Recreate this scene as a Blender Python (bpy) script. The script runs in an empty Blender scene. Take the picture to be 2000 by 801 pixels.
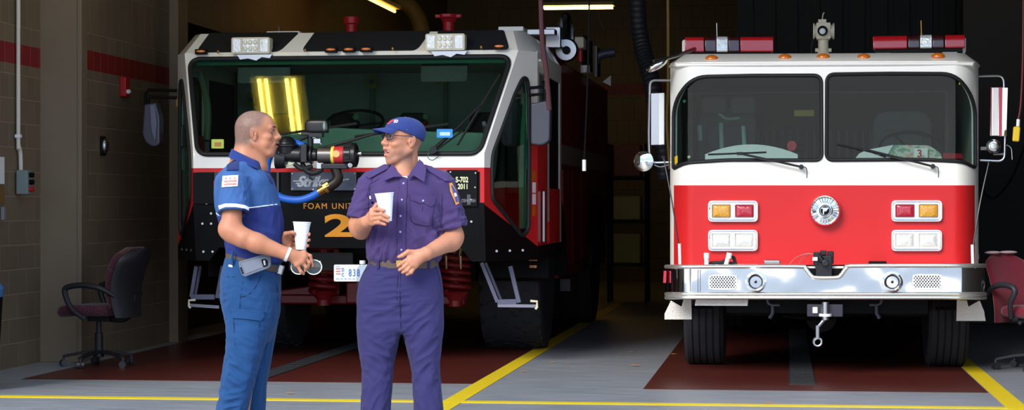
import bpy, bmesh, math, random
import numpy as np
from mathutils import Vector, Matrix, noise
from mathutils.geometry import tessellate_polygon
from mathutils.bvhtree import BVHTree
random.seed(4)
scn = bpy.context.scene
COL = scn.collection
# ---------------------------------------------------------------- camera
FPX = 4200.0; TAN = 533/4200; TH = math.atan(TAN); CH = 1.35; HY = 400.5
CT, ST = math.cos(TH), math.sin(TH)
cam = bpy.data.objects.new('camera', bpy.data.cameras.new('camera'))
COL.objects.link(cam); cam.location = (0, 0, CH); cam.rotation_euler = (math.pi/2, 0, TH)
cam.data.sensor_width = 36; cam.data.lens = FPX/2000*36; cam.data.clip_end = 300; cam.data.clip_start = .1
scn.camera = cam

def W(px, py, Y):
    """the point of the place at depth Y which the photo shows at px, py"""
    u = (px-1000)/FPX
    X = Y*(u*CT-ST)/(CT+u*ST)
    zc = -X*ST+Y*CT
    return Vector((X, Y, CH-(py-HY)*zc/FPX))
def WX(px, py, X):
    """the same on the plane x = X"""
    u = (px-1000)/FPX
    Y = X*(CT+u*ST)/(u*CT-ST)
    zc = -X*ST+Y*CT
    return Vector((X, Y, CH-(py-HY)*zc/FPX))
def G(px, py):
    zc = CH*FPX/(py-HY); xr = (px-1000)/FPX*zc
    return Vector((xr*CT-zc*ST, xr*ST+zc*CT, 0))

# ---------------------------------------------------------------- materials
def lin(c):
    return tuple(((v/255)/12.92 if v/255 <= .04045 else ((v/255+.055)/1.055)**2.4) for v in c)
def mat(name, rgb, rough=.5, metal=0, var=0, vscale=6, bump=0, bscale=40, coat=0, trans=0, emit=None, estr=0, ior=1.45, spec=.5, sheen=0, detail=4):
    m = bpy.data.materials.new(name); m.use_nodes = True
    nt = m.node_tree; b = nt.nodes['Principled BSDF']
    c = (*lin(rgb), 1)
    b.inputs['Base Color'].default_value = c
    b.inputs['Roughness'].default_value = rough; b.inputs['Metallic'].default_value = metal
    b.inputs['Coat Weight'].default_value = coat; b.inputs['Coat Roughness'].default_value = .05
    b.inputs['Transmission Weight'].default_value = trans; b.inputs['IOR'].default_value = ior
    b.inputs['Specular IOR Level'].default_value = spec
    b.inputs['Sheen Weight'].default_value = sheen
    if emit: b.inputs['Emission Color'].default_value = (*lin(emit), 1); b.inputs['Emission Strength'].default_value = estr
    tc = nt.nodes.new('ShaderNodeTexCoord')
    if var:
        n = nt.nodes.new('ShaderNodeTexNoise'); n.inputs['Scale'].default_value = vscale; n.inputs['Detail'].default_value = detail
        nt.links.new(tc.outputs['Object'], n.inputs['Vector'])
        mx = nt.nodes.new('ShaderNodeMix'); mx.data_type = 'RGBA'
        mx.inputs[6].default_value = tuple(max(0, v*(1-var)) for v in c[:3])+(1,)
        mx.inputs[7].default_value = tuple(min(1, v*(1+var)) for v in c[:3])+(1,)
        nt.links.new(n.outputs['Fac'], mx.inputs[0]); nt.links.new(mx.outputs[2], b.inputs['Base Color'])
    if bump:
        n = nt.nodes.new('ShaderNodeTexNoise'); n.inputs['Scale'].default_value = bscale; n.inputs['Detail'].default_value = detail
        nt.links.new(tc.outputs['Object'], n.inputs['Vector'])
        bp = nt.nodes.new('ShaderNodeBump'); bp.inputs['Strength'].default_value = bump; bp.inputs['Distance'].default_value = .01
        nt.links.new(n.outputs['Fac'], bp.inputs['Height']); nt.links.new(bp.outputs['Normal'], b.inputs['Normal'])
    return m
def glass_mat(name, tint, refl=1.0, rough=0.0):
    """thin pane: clear tinted body with a mirror coat following Fresnel"""
    m = bpy.data.materials.new(name); m.use_nodes = True; nt = m.node_tree
    for n in list(nt.nodes): nt.nodes.remove(n)
    o = nt.nodes.new('ShaderNodeOutputMaterial'); mx = nt.nodes.new('ShaderNodeMixShader')
    t = nt.nodes.new('ShaderNodeBsdfTransparent'); g = nt.nodes.new('ShaderNodeBsdfGlossy')
    t.inputs[0].default_value = (*lin(tint), 1); g.inputs['Roughness'].default_value = rough
    g.inputs[0].default_value = (refl, refl, refl, 1)
    f = nt.nodes.new('ShaderNodeFresnel'); ge = nt.nodes.new('ShaderNodeNewGeometry'); mr = nt.nodes.new('ShaderNodeMapRange')
    mr.inputs[3].default_value = 1.5; mr.inputs[4].default_value = 1/1.5; nt.links.new(ge.outputs['Backfacing'], mr.inputs[0]); nt.links.new(mr.outputs[0], f.inputs[0])
    nt.links.new(f.outputs[0], mx.inputs[0]); nt.links.new(t.outputs[0], mx.inputs[1]); nt.links.new(g.outputs[0], mx.inputs[2])
    nt.links.new(mx.outputs[0], o.inputs[0]); return m
def block_mat(name, axis, base, mortar, red, z0=2.522, z1=2.692, zs=2.28):
    """painted concrete block: running bond below, upright blocks above, one red course"""
    m = bpy.data.materials.new(name); m.use_nodes = True; nt = m.node_tree; b = nt.nodes['Principled BSDF']
    N, L = nt.nodes.new, nt.links.new
    tc = N('ShaderNodeTexCoord'); sp = N('ShaderNodeSeparateXYZ'); L(tc.outputs['Object'], sp.inputs[0])
    cb = N('ShaderNodeCombineXYZ'); L(sp.outputs[axis], cb.inputs[0]); L(sp.outputs[2], cb.inputs[1])
    def brick(w, h, off, ms=.005):
        t = N('ShaderNodeTexBrick'); t.offset = off; t.inputs['Scale'].default_value = 1
        t.inputs['Brick Width'].default_value = w; t.inputs['Row Height'].default_value = h; t.inputs['Mortar Size'].default_value = ms
        t.inputs['Mortar Smooth'].default_value = .3
        t.inputs['Color1'].default_value = (*lin(base), 1); t.inputs['Color2'].default_value = (*lin(tuple(v*.93 for v in base)), 1); t.inputs['Mortar'].default_value = (*lin(mortar), 1)
        L(cb.outputs[0], t.inputs['Vector']); return t
    lo = brick(.406, .2032, .5); hi = brick(.203, .406, .5)
    def cmp(op, v):
        n = N('ShaderNodeMath'); n.operation = op; L(sp.outputs[2], n.inputs[0]); n.inputs[1].default_value = v; return n
    def mix(f, a, c):
        x = N('ShaderNodeMix'); x.data_type = 'RGBA'; L(f, x.inputs[0])
        for s, i in ((a, 6), (c, 7)):
            if isinstance(s, tuple): x.inputs[i].default_value = s
            else: L(s, x.inputs[i])
        return x.outputs[2]
    g = cmp('GREATER_THAN', zs)
    c = mix(g.outputs[0], lo.outputs['Color'], hi.outputs['Color'])
    a = cmp('GREATER_THAN', z0); e = cmp('LESS_THAN', z1); mu = N('ShaderNodeMath'); mu.operation = 'MULTIPLY'
    L(a.outputs[0], mu.inputs[0]); L(e.outputs[0], mu.inputs[1])
    redc = mix(hi.outputs['Fac'], (*lin(red), 1), (*lin(tuple(min(255, v*1.5+20) for v in red)), 1))
    c2 = mix(mu.outputs[0], c, redc)
    no = N('ShaderNodeTexNoise'); no.inputs['Scale'].default_value = 1.7; no.inputs['Detail'].default_value = 5; L(tc.outputs['Object'], no.inputs['Vector'])
    mm = N('ShaderNodeMapRange'); L(no.outputs['Fac'], mm.inputs[0]); mm.inputs[3].default_value = .8; mm.inputs[4].default_value = 1.15
    vm = N('ShaderNodeVectorMath'); vm.operation = 'SCALE'; L(c2, vm.inputs[0]); L(mm.outputs[0], vm.inputs['Scale'])
    L(vm.outputs[0], b.inputs['Base Color'])
    bp = N('ShaderNodeBump'); bp.inputs['Strength'].default_value = .6; bp.inputs['Distance'].default_value = .006; bp.invert = True
    fm = N('ShaderNodeMix'); L(g.outputs[0], fm.inputs[0]); L(lo.outputs['Fac'], fm.inputs[2]); L(hi.outputs['Fac'], fm.inputs[3])
    L(fm.outputs[0], bp.inputs['Height']); L(bp.outputs[0], b.inputs['Normal'])
    b.inputs['Roughness'].default_value = .55
    return m

# ---------------------------------------------------------------- mesh builder
def cat(pts, n=6, closed=False):
    P = [Vector(p) for p in pts]; out = []
    N = len(P)
    for i in range(N if closed else N-1):
        if closed: a, b, c, d = P[(i-1) % N], P[i], P[(i+1) % N], P[(i+2) % N]
        else: a, b, c, d = P[max(i-1, 0)], P[i], P[i+1], P[min(i+2, N-1)]
        for k in range(n):
            t = k/n
            out.append(.5*((2*b)+(c-a)*t+(2*a-5*b+4*c-d)*t*t+(3*b-a-3*c+d)*t**3))
    if not closed: out.append(P[-1])
    return out
class MB:
    def __init__(s): s.v = []; s.f = []; s.m = []
    def add(s, v, f, m=0):
        o = len(s.v); s.v += [Vector(p) for p in v]; s.f += [tuple(i+o for i in q) for q in f]
        s.m += [m]*len(f); return s
    def box(s, c, sz, m=0, rot=None):
        c = Vector(c); x, y, z = (q/2 for q in sz)
        v = [Vector((i*x, j*y, k*z)) for k in (-1, 1) for j in (-1, 1) for i in (-1, 1)]
        if rot is not None: v = [rot @ p for p in v]
        return s.add([c+p for p in v], [(0, 2, 3, 1), (4, 5, 7, 6), (0, 1, 5, 4), (2, 6, 7, 3), (0, 4, 6, 2), (1, 3, 7, 5)], m)
    def bb(s, lo, hi, m=0):
        lo = Vector(lo); hi = Vector(hi); return s.box((lo+hi)/2, [abs(q) for q in hi-lo], m)
    def hexa(s, v, m=0):
        return s.add(v, [(3, 2, 1, 0), (4, 5, 6, 7), (0, 1, 5, 4), (1, 2, 6, 5), (2, 3, 7, 6), (3, 0, 4, 7)], m)
    def prism(s, poly, vec, m=0):
        n = len(poly); P = [Vector(p) for p in poly]; vec = Vector(vec)
        nn = sum(((P[i]-P[0]).cross(P[(i+1) % n]-P[0]) for i in range(n)), Vector())
        if nn.dot(vec) > 0: P.reverse()
        f = [tuple(range(n)), tuple(range(2*n-1, n-1, -1))]+[(i, i+n, (i+1) % n+n, (i+1) % n)for i in range(n)]
        return s.add(P+[p+vec for p in P], f, m)
    def ring(s, c, u, w, r, n):
        return [c+u*(r*math.cos(2*math.pi*i/n))+w*(r*math.sin(2*math.pi*i/n)) for i in range(n)]
    def loft(s, rings, m=0, caps=True, closed=False):
        n = len(rings[0]); v = [p for r in rings for p in r]; f = []
        K = len(rings)
        for k in range(K if closed else K-1):
            a, b = k*n, ((k+1) % K)*n
            for i in range(n): j = (i+1) % n; f.append((a+i, a+j, b+j, b+i))
        if caps and not closed: f += [tuple(range(n-1, -1, -1)), tuple(range((K-1)*n, K*n))]
        return s.add(v, f, m)
    def cyl(s, a, b, r, r2=None, n=16, m=0, caps=True):
        a = Vector(a); b = Vector(b); d = (b-a).normalized(); u = d.orthogonal().normalized(); w = d.cross(u)
        return s.loft([s.ring(a, u, w, r, n), s.ring(b, u, w, r if r2 is None else r2, n)], m, caps)
    def lathe(s, prof, c, d, n=24, m=0, u=None):
        c = Vector(c); d = Vector(d).normalized(); u = d.orthogonal().normalized() if u is None else Vector(u); w = d.cross(u)
        return s.loft([s.ring(c+d*t, u, w, max(r, 1e-4), n) for r, t in prof], m)
    def tube(s, pts, r, n=8, m=0, closed=False, smooth=0):
        P = cat(pts, smooth, closed) if smooth else [Vector(p) for p in pts]
        rr = r if callable(r) else (lambda t: r)
        K = len(P); u = None; rings = []
        for i, p in enumerate(P):
            if closed: d = P[(i+1) % K]-P[i-1]
            else: d = P[min(i+1, K-1)]-P[max(i-1, 0)]
            d = d.normalized() if d.length > 1e-9 else Vector((0, 0, 1))
            u = d.orthogonal().normalized() if u is None else (u-d*u.dot(d)).normalized()
            rings.append(s.ring(p, u, d.cross(u), rr(i/max(K-1, 1)), n))
        return s.loft(rings, m, closed=closed)
    def ell(s, c, r, m=0, n=16, k=10, rot=None):
        c = Vector(c); rings = []
        for j in range(k+1):
            a = math.pi*(j/k-.5); a = max(-1.55, min(1.55, a)); q = []
            for i in range(n):
                t = 2*math.pi*i/n; p = Vector((r[0]*math.cos(a)*math.cos(t), r[1]*math.cos(a)*math.sin(t), r[2]*math.sin(a)))
                q.append(c+(rot @ p if rot is not None else p))
            rings.append(q)
        return s.loft(rings, m)
    def sheet(s, outer, holes, fn, thick=.01, cx=(), cy=(), m=0, matfn=None, cl=()):
        """flat outline with holes, cut at cx / cy, mapped onto a real surface by fn and given thickness"""
        bm = bmesh.new(); loops = [outer]+list(holes); vs = []
        for lp in loops: vs += [bm.verts.new((p[0], p[1], 0)) for p in lp]
        for t in tessellate_polygon([[Vector((p[0], p[1], 0)) for p in lp] for lp in loops]):
            try: bm.faces.new([vs[i] for i in t])
            except ValueError: pass
        for ax, cuts in ((0, cx), (1, cy)):
            for c in cuts:
                co = [0, 0, 0]; no = [0, 0, 0]; co[ax] = c; no[ax] = 1
                bmesh.ops.bisect_plane(bm, geom=bm.verts[:]+bm.edges[:]+bm.faces[:], plane_co=co, plane_no=no, dist=1e-6)
        for co, no in cl: bmesh.ops.bisect_plane(bm, geom=bm.verts[:]+bm.edges[:]+bm.faces[:], plane_co=(*co, 0), plane_no=(*no, 0), dist=1e-6)
        if not matfn: bmesh.ops.dissolve_limit(bm, angle_limit=.001, verts=bm.verts[:], edges=[e for e in bm.edges if len(e.link_faces) == 2 and not (cx or cy)])
        mi = [matfn(f.calc_center_median()) if matfn else m for f in bm.faces]
        for f, k in zip(bm.faces, mi): f.material_index = k
        for v in bm.verts: v.co = fn(v.co.x, v.co.y)
        bmesh.ops.recalc_face_normals(bm, faces=bm.faces[:])
        bm.normal_update()
        tot = sum((f.normal*f.calc_area() for f in bm.faces), Vector())
        if tot.y > 0 or (abs(tot.y) < 1e-6 and tot.z < 0):
            for f in bm.faces: f.normal_flip()
        if thick: bmesh.ops.solidify(bm, geom=bm.faces[:]+bm.edges[:]+bm.verts[:], thickness=thick)
        bm.verts.index_update(); o = len(s.v)
        s.v += [v.co.copy() for v in bm.verts]
        for f in bm.faces: s.f.append(tuple(v.index+o for v in f.verts)); s.m.append(f.material_index)
        bm.free(); return s
    def each(s, name, mats, parent, **k):
        """one object for every separate piece"""
        p = list(range(len(s.v)))
        def root(i):
            while p[i] != i: p[i] = p[p[i]]; i = p[i]
            return i
        for f in s.f:
            for i in f[1:]: p[root(i)] = root(f[0])
        G_ = {}
        for f, m in zip(s.f, s.m): G_.setdefault(root(f[0]), []).append((f, m))
        out = []
        for fs in G_.values():
            ids = sorted({i for f, _ in fs for i in f}); mp = {i: k_ for k_, i in enumerate(ids)}; g = MB()
            g.v = [s.v[i] for i in ids]; g.f = [tuple(mp[i] for i in f) for f, _ in fs]; g.m = [m for _, m in fs]; out.append(g.build(name, mats, parent, **k))
        return out
    def build(s, name, mats, parent=None, bevel=0, angle=35, seg=2):
        if not isinstance(mats, (list, tuple)): mats = [mats]
        me = bpy.data.meshes.new(name); org = Vector()
        if parent is None:
            lo = Vector([min(v[i] for v in s.v) for i in range(3)]); hi = Vector([max(v[i] for v in s.v) for i in range(3)])
            org = Vector(((lo.x+hi.x)/2, (lo.y+hi.y)/2, lo.z))
            if name.split('_')[0] in ('floor', 'wall', 'ceiling', 'trim', 'pillar', 'beam'): org = Vector()
        else:
            q = parent
            while q.parent: q = q.parent
            org = Vector(q['org'])if 'org' in q else q.location.copy()
        me.from_pydata([v-org for v in s.v], [], s.f)
        for q in mats: me.materials.append(q)
        me.polygons.foreach_set('material_index', s.m)
        bm = bmesh.new(); bm.from_mesh(me); bmesh.ops.recalc_face_normals(bm, faces=bm.faces[:]); bm.to_mesh(me); bm.free()
        me.polygons.foreach_set('use_smooth', [True]*len(me.polygons)); me.set_sharp_from_angle(angle=math.radians(angle))
        o = bpy.data.objects.new(name, me); COL.objects.link(o)
        if parent: o.parent = parent
        else: o.location = org
        if bevel:
            b = o.modifiers.new('b', 'BEVEL'); b.width = bevel; b.segments = seg; b.limit_method = 'ANGLE'; b.angle_limit = math.radians(40); b.harden_normals = True
        return o
def tag(o, label, category, group=None):
    o['label'] = label; o['category'] = category
    if group: o['group'] = group
    return o
def thing(name, loc, label, category, group=None):
    o = bpy.data.objects.new(name, None); COL.objects.link(o); o.location = loc; o.empty_display_size = .1
    return tag(o, label, category, group)
def struct(o): o['kind'] = 'structure'; return o
def rpoly(pts, n=6):
    """polygon with rounded corners: points (x, y, r)"""
    out = []; N = len(pts)
    for i in range(N):
        p = Vector(pts[i][:2]); r = pts[i][2] if len(pts[i]) > 2 else 0
        if r <= 0: out.append((p.x, p.y)); continue
        a = Vector(pts[i-1][:2])-p; b = Vector(pts[(i+1) % N][:2])-p
        r1 = min(r, a.length*.49, b.length*.49) ; A = p+a.normalized()*r1; B = p+b.normalized()*r1
        for k in range(n+1):
            t = k/n; q = A*(1-t)**2+p*2*t*(1-t)+B*t*t; out.append((q.x, q.y))
    return out
def rrect(x0, y0, x1, y1, r, n=5):
    return rpoly([(x0, y0, r), (x1, y0, r), (x1, y1, r), (x0, y1, r)], n)
def circ(cx, cy, r, n=24, ry=None):
    ry = ry or r
    return [(cx+r*math.cos(2*math.pi*i/n), cy+ry*math.sin(2*math.pi*i/n)) for i in range(n)]
def lettering(name, s, parent, m, fn, height, depth=.003, bold=.0, shear=0, space=1, sx=1, word=1):
    """text made solid; fn maps flat text coordinates (x from the left end, y from the base line, d outwards) to the place"""
    cu = bpy.data.curves.new('t', 'FONT'); cu.body = s; cu.size = 1; cu.offset = bold; cu.shear = shear; cu.space_character = space; cu.space_word = word
    cu.fill_mode = 'BOTH'; cu.extrude = .5; cu.resolution_u = 8
    o = bpy.data.objects.new('t', cu); COL.objects.link(o); dg = bpy.context.evaluated_depsgraph_get(); dg.update()
    me = o.evaluated_get(dg).to_mesh(); mb = MB()
    k = height/.73
    xs = [v.co.x for v in me.vertices]; x0 = min(xs)
    mb.add([fn((v.co.x-x0)*k*sx, v.co.y*k, (v.co.z+.5)*depth) for v in me.vertices], [tuple(p.vertices) for p in me.polygons])
    o.evaluated_get(dg).to_mesh_clear(); bpy.data.objects.remove(o)
    return mb.build(name, m, parent)

M = dict(
    white=mat('cream_paint', (250, 245, 234), .3, coat=.4), red=mat('red_paint', (204, 36, 38), .35, coat=.08, spec=.3), dred=mat('dark_red_paint', (118, 10, 16), .5, coat=.1),
    blk=mat('black_paint', (8, 8, 10), .5, spec=.15), rub=mat('black_rubber', (20, 20, 21), .65), tyre=mat('tyre_rubber', (38, 38, 42), .8, var=.25, vscale=9, bump=.3, bscale=60),
    chrome=mat('chrome', (228, 228, 226), .06, 1), wavy=mat('wavy_chrome', (222, 222, 220), .06, 1, bump=1, bscale=3.2, detail=1), rail=mat('polished_rail', (236, 232, 222), .28, .85), steel=mat('brushed_steel', (180, 180, 182), .3, 1), dsteel=mat('grey_steel', (92, 92, 110), .45, .5),
    alu=mat('tread_plate', (226, 218, 206), .45, .35, bump=.35, bscale=170, detail=0), plast=mat('black_plastic', (24, 24, 27), .35),
    amber=mat('amber_lens', (205, 105, 20), .15, coat=1, emit=(205, 100, 20), estr=.0), redlens=mat('red_lens', (185, 14, 26), .12, coat=1), clear=mat('clear_lens', (228, 228, 222), .1, .3, coat=1, bump=.6, bscale=30),
    yel=mat('yellow_plastic', (226, 186, 30), .45), brass=mat('brass', (176, 132, 66), .3, .9), blue_hose=mat('blue_hose', (28, 92, 186), .45),
    grey=mat('grey_plastic', (120, 122, 125), .5), seat=mat('grey_seat', (96, 98, 104), .8), int=mat('cab_interior', (42, 48, 50), .8), dash=mat('cab_dash', (120, 130, 128), .7),
    whitep=mat('white_plastic', (235, 235, 232), .45), foam=mat('white_foam', (246, 246, 248), .6), orange=mat('orange_lettering', (232, 150, 36), .5, emit=None), paper=mat('white_paper', (250, 252, 250), .7),
    cream=mat('cream_cast_metal', (226, 214, 186), .4, var=.08), silver=mat('silver_letter', (205, 210, 215), .4, .3), lgrn=mat('pale_letter', (222, 226, 178), .5),
    redm=mat('red_metal', (176, 20, 30), .4), purplebox=mat('dark_panel', (44, 40, 52), .35, coat=.2), grn=mat('green_trim', (58, 138, 110), .5),
)
# ---------------------------------------------------------------- the bay
FL = mat('sealed_concrete', (142, 145, 151), .42, var=.16, vscale=1.3, bump=.08, bscale=30)
def floor_mat():
    m = FL; nt = m.node_tree; b = nt.nodes['Principled BSDF']
    # long brushed streaks of wear
    tc = nt.nodes.new('ShaderNodeTexCoord'); mp = nt.nodes.new('ShaderNodeMapping'); mp.inputs['Scale'].default_value = (1.1, 6, 1)
    n = nt.nodes.new('ShaderNodeTexNoise'); n.inputs['Scale'].default_value = 2.2; n.inputs['Detail'].default_value = 8; n.inputs['Roughness'].default_value = .65
    nt.links.new(tc.outputs['Object'], mp.inputs[0]); nt.links.new(mp.outputs[0], n.inputs['Vector'])
    mr = nt.nodes.new('ShaderNodeMapRange'); mr.inputs[1].default_value = .3; mr.inputs[2].default_value = .75; mr.inputs[3].default_value = .28; mr.inputs[4].default_value = .5
    nt.links.new(n.outputs['Fac'], mr.inputs[0]); nt.links.new(mr.outputs[0], b.inputs['Roughness'])
    old = b.inputs['Base Color'].links[0].from_socket; vm = nt.nodes.new('ShaderNodeVectorMath'); vm.operation = 'SCALE'
    m2 = nt.nodes.new('ShaderNodeMapRange'); m2.inputs[1].default_value = .3; m2.inputs[2].default_value = .7; m2.inputs[3].default_value = .86; m2.inputs[4].default_value = 1.1
    nt.links.new(n.outputs['Fac'], m2.inputs[0]); nt.links.new(old, vm.inputs[0]); nt.links.new(m2.outputs[0], vm.inputs['Scale']); nt.links.new(vm.outputs[0], b.inputs['Base Color'])
floor_mat()
fl = MB(); fl.bb((-30, -30, -.2), (30, 42, 0)); floor = struct(fl.build('floor', FL))
PAD = mat('red_floor_paint', (84, 33, 26), .35, var=.2, vscale=3, bump=.08, bscale=25); YL = mat('yellow_floor_paint', (232, 200, 28), .45, var=.1, vscale=8)
DR = mat('drain_grate', (34, 34, 36), .6)
def pad(pts, name, m, h=.002):
    mb = MB(); mb.prism([Vector((x, y, .0005)) for x, y in pts], (0, 0, h)); return mb.build(name, m, floor)
pad([(-5.87, 16.05), (-2.33, 16.05), (-2.33, 26), (-5.87, 26)], 'red_pad', PAD)
pad([(-1.03, 15.75), (1.45, 15.75), (1.45, 26), (-1.03, 26)], 'red_pad', PAD)
pad([(-2.33, 12.5), (-2.19, 12.5), (-2.19, 30), (-2.33, 30)], 'yellow_line', YL, .0032)
pad([(1.46, 12.5), (1.6, 12.5), (1.6, 30), (1.46, 30)], 'yellow_line', YL, .0032)
pad([(-12, 14.50), (12, 14.50), (12, 14.64), (-12, 14.64)], 'yellow_line', YL, .0036)
for x0 in (-4.08, .13):
    d = MB(); d.bb((x0-.1, 16.25, .001), (x0+.1, 26, .007))
    for k in range(60): d.bb((x0-.09, 16.3+k*.12, .007), (x0+.09, 16.34+k*.12, .01))
    d.build('drain_grate', DR, floor)
BLK = block_mat('block_side', 1, (122, 104, 84), (150, 128, 102), (128, 12, 20)); BLX = block_mat('block_back', 0, (112, 92, 46), (84, 66, 32), (120, 18, 22), 3.3, 3.5, 1.5)
BLU = block_mat('block_upper', 1, (112, 98, 74), (104, 90, 66), (130, 18, 20), 9, 9.2, 0)
PIL = mat('painted_concrete', (122, 106, 86), .5, var=.1, vscale=3)
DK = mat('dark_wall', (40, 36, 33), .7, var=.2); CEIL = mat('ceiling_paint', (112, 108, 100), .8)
XW = -5.99
w = MB(); w.bb((-6.62, 13.6, 0), (-6.34, 17.95, 6)); struct(w.build('wall_left', BLK))
w = MB(); w.bb((-6.5, 17.95, 0), (XW, 20.5, 6)); struct(w.build('wall_left_inner', BLK))
w = MB(); w.bb((-6.36, 17.8, 0), (XW+.012, 17.97, 6)); w.bb((XW-.02, 17.79, 0), (XW+.02, 17.815, 6), 0); struct(w.build('pillar_left', PIL, bevel=.006))
w = MB(); w.bb((-6.4, 20.5, 0), (-5.9, 20.85, 6)); struct(w.build('pillar_side_opening', PIL, bevel=.006))
w = MB(); w.bb((-6.4, 20.85, 3.2), (XW, 40, 6)); struct(w.build('wall_left_upper', BLU))
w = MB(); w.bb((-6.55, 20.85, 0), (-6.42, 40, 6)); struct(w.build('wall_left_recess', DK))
w = MB(); w.bb((-8, 38, 0), (3.2, 38.2, 6)); struct(w.build('wall_back', BLX))
w = MB()
CUR = mat('dark_metal_siding', (24, 27, 29), .6)
for k in range(22): x = -.6+k*.28; w.bb((x, 27.5, 0), (x+.2, 27.6, 6)); w.bb((x+.2, 27.56, 0), (x+.28, 27.62, 6))
struct(w.build('wall_partition', CUR))
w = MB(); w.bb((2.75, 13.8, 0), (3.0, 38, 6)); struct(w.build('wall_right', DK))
w = MB(); w.bb((2.0, 24.8, 0), (2.75, 25.2, 6)); struct(w.build('pillar_right', mat('brown_pillar', (60, 54, 47), .6), bevel=.01))
w = MB(); w.bb((-8, 13.6, 5.6), (6, 40, 5.8)); struct(w.build('ceiling', CEIL))
w = MB(); w.bb((3.0, 13.5, 0), (12, 13.75, 6)); struct(w.build('wall_front_right', PIL))
w = MB(); w.bb((-16, 13.5, 0), (-6.62, 13.75, 6)); struct(w.build('wall_front_left', PIL))
w = MB(); w.bb((-6.62, 13.5, 5.1), (3.0, 13.75, 6)); struct(w.build('wall_front_header', PIL))
w = MB()
for y in (19, 23, 27, 31, 35): w.bb((-6.3, y, 5.1), (2.9, y+.2, 5.6))
struct(w.build('beam_ceiling', CEIL))
# brown kickboard strip where the side wall meets the floor
# ---------------------------------------------------------------- lamps of the bay
TUBE = mat('lit_tube', (255, 240, 150), .5, emit=(255, 232, 120), estr=14); TUBE2 = mat('lit_tube_warm', (255, 214, 120), .5, emit=(255, 205, 95), estr=9)
HOUS = mat('lamp_housing', (196, 186, 120), .5)
def fixture(c, along, L, n, label, tube, gap=.11, offs=None):
    c = Vector(c); t = thing('tube_light', c, label, 'ceiling light', None)
    a = Vector(along).normalized(); b = Vector((0, 0, 1)).cross(a); mb = MB(); wd = gap*n+.04
    mb.box(c+Vector((0, 0, .05)), (wd, L+.06, .05) if abs(a.y) > .5 else (L+.06, wd, .05)); mb.build('housing', HOUS, t, bevel=.005)
    for k in range(n):
        o = b*(offs[k] if offs else gap*(k-(n-1)/2)); m2 = MB(); m2.cyl(c+o-a*L/2, c+o+a*L/2, .02, n=10); m2.build('tube', tube, t)
    top = MB()
    for s in (-1, 1): top.cyl(c+a*s*L*.35+Vector((0, 0, .07)), Vector((c.x+a.x*s*L*.35, c.y+a.y*s*L*.35, 5.6)), .008, n=6)
    top.each('hanger', M['steel'], t)
p = W(1129, 15, 33.5)
fixture(p, (1, 0, 0), 1.08, 2, 'two lit tubes hanging crosswise at the far end of the bay', TUBE2, .16)
p = W(742, 8, 26)
fixture(p, (0, 1, 0), 2.0, 1, 'single warm tube light running deep into the bay above the left truck', mat('dim_tube', (255, 190, 90), .5, emit=(255, 180, 80), estr=4))
fixture((-5.0, 16.42, 5.0), (0, 1, 0), .6, 4, 'bright four tube light near the door mirrored in the green windscreen', TUBE, .13, offs=(-.17, -.10, .11, .18))
# yellow air duct
d = MB(); d.tube([W(752, -60, 29)+Vector((0, 0, .95)), W(755, -60, 29), W(785, 0, 29), W(803, 15, 29), W(818, 40, 29), W(825, 75, 29)], .11, 14, smooth=6)
tag(d.build('air_duct', mat('yellow_duct', (170, 130, 50), .6, var=.2)), 'dull yellow round air duct bending down behind the left truck', 'duct')
# ---------------------------------------------------------------- light
sun = bpy.data.objects.new('sun', bpy.data.lights.new('sun', 'SUN')); COL.objects.link(sun)
sun.data.energy = 2.1; sun.data.angle = math.radians(28); sun.data.color = (1, .97, .93)
sun.rotation_euler = Vector((.42, .9, -.62)).to_track_quat('-Z', 'Y').to_euler()
wd = bpy.data.worlds.new('sky'); scn.world = wd; wd.use_nodes = True; nt = wd.node_tree
bg = nt.nodes['Background']; tc = nt.nodes.new('ShaderNodeTexCoord'); sp = nt.nodes.new('ShaderNodeSeparateXYZ'); cr = nt.nodes.new('ShaderNodeValToRGB')
nt.links.new(tc.outputs['Generated'], sp.inputs[0]); nt.links.new(sp.outputs[2], cr.inputs[0]); nt.links.new(cr.outputs[0], bg.inputs[0])
e = cr.color_ramp.elements; e[0].position = 0; e[0].color = (.9, .92, .95, 1); e[1].position = .5; e[1].color = (.62, .78, 1, 1)
x = cr.color_ramp.elements.new(.05); x.color = (.98, .98, 1, 1); x = cr.color_ramp.elements.new(.16); x.color = (.33, .55, .9, 1)
bg.inputs[1].default_value = 1.05
scn.view_settings.view_transform = 'Standard'; scn.view_settings.look = 'None'; scn.view_settings.gamma = 1; scn.view_settings.exposure = 0.88
try: scn.view_settings.use_curve_mapping = False
except Exception: pass
scn.cycles.use_denoising = True; scn.cycles.max_bounces = 8; scn.cycles.transparent_max_bounces = 16
# ================================================================ right truck: white over red pumper
ENG = thing('fire_engine', (.35, 21, 0), 'white over red flat-faced fire engine with chrome bumper parked on the right', 'fire truck')
E_GL = glass_mat('windscreen_glass', (225, 234, 231), .36)
def YR(px):
    t = abs(px-1610); a, r = 252, 50
    if t <= a: return 17.5
    q = min(1, (t-a)/r); return 17.5+.34*(1-math.sqrt(max(0, 1-q*q)))
def fR(px, py): return W(px, py, YR(px))
CXR = [1308+k*4 for k in range(15)]+[1912-k*4 for k in range(15)]
LW = rpoly([(1315, 330, 6), (1315.5, 200, 60), (1352, 150, 30), (1470, 147.5, 0), (1604, 147, 16), (1605, 313, 14), (1420, 312.5, 20), (1338, 318, 20)])
RW = rpoly([(1905, 328, 6), (1904.5, 196, 60), (1868, 144, 30), (1740, 143.5, 0), (1615, 145, 16), (1614, 313, 14), (1800, 311.5, 20), (1882, 316, 20)])
OUT = [(1309, 131), (1316, 129.5), (1350, 128), (1610, 126.5), (1870, 126), (1904, 128), (1911, 130), (1911, 516), (1309, 519)]
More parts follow.
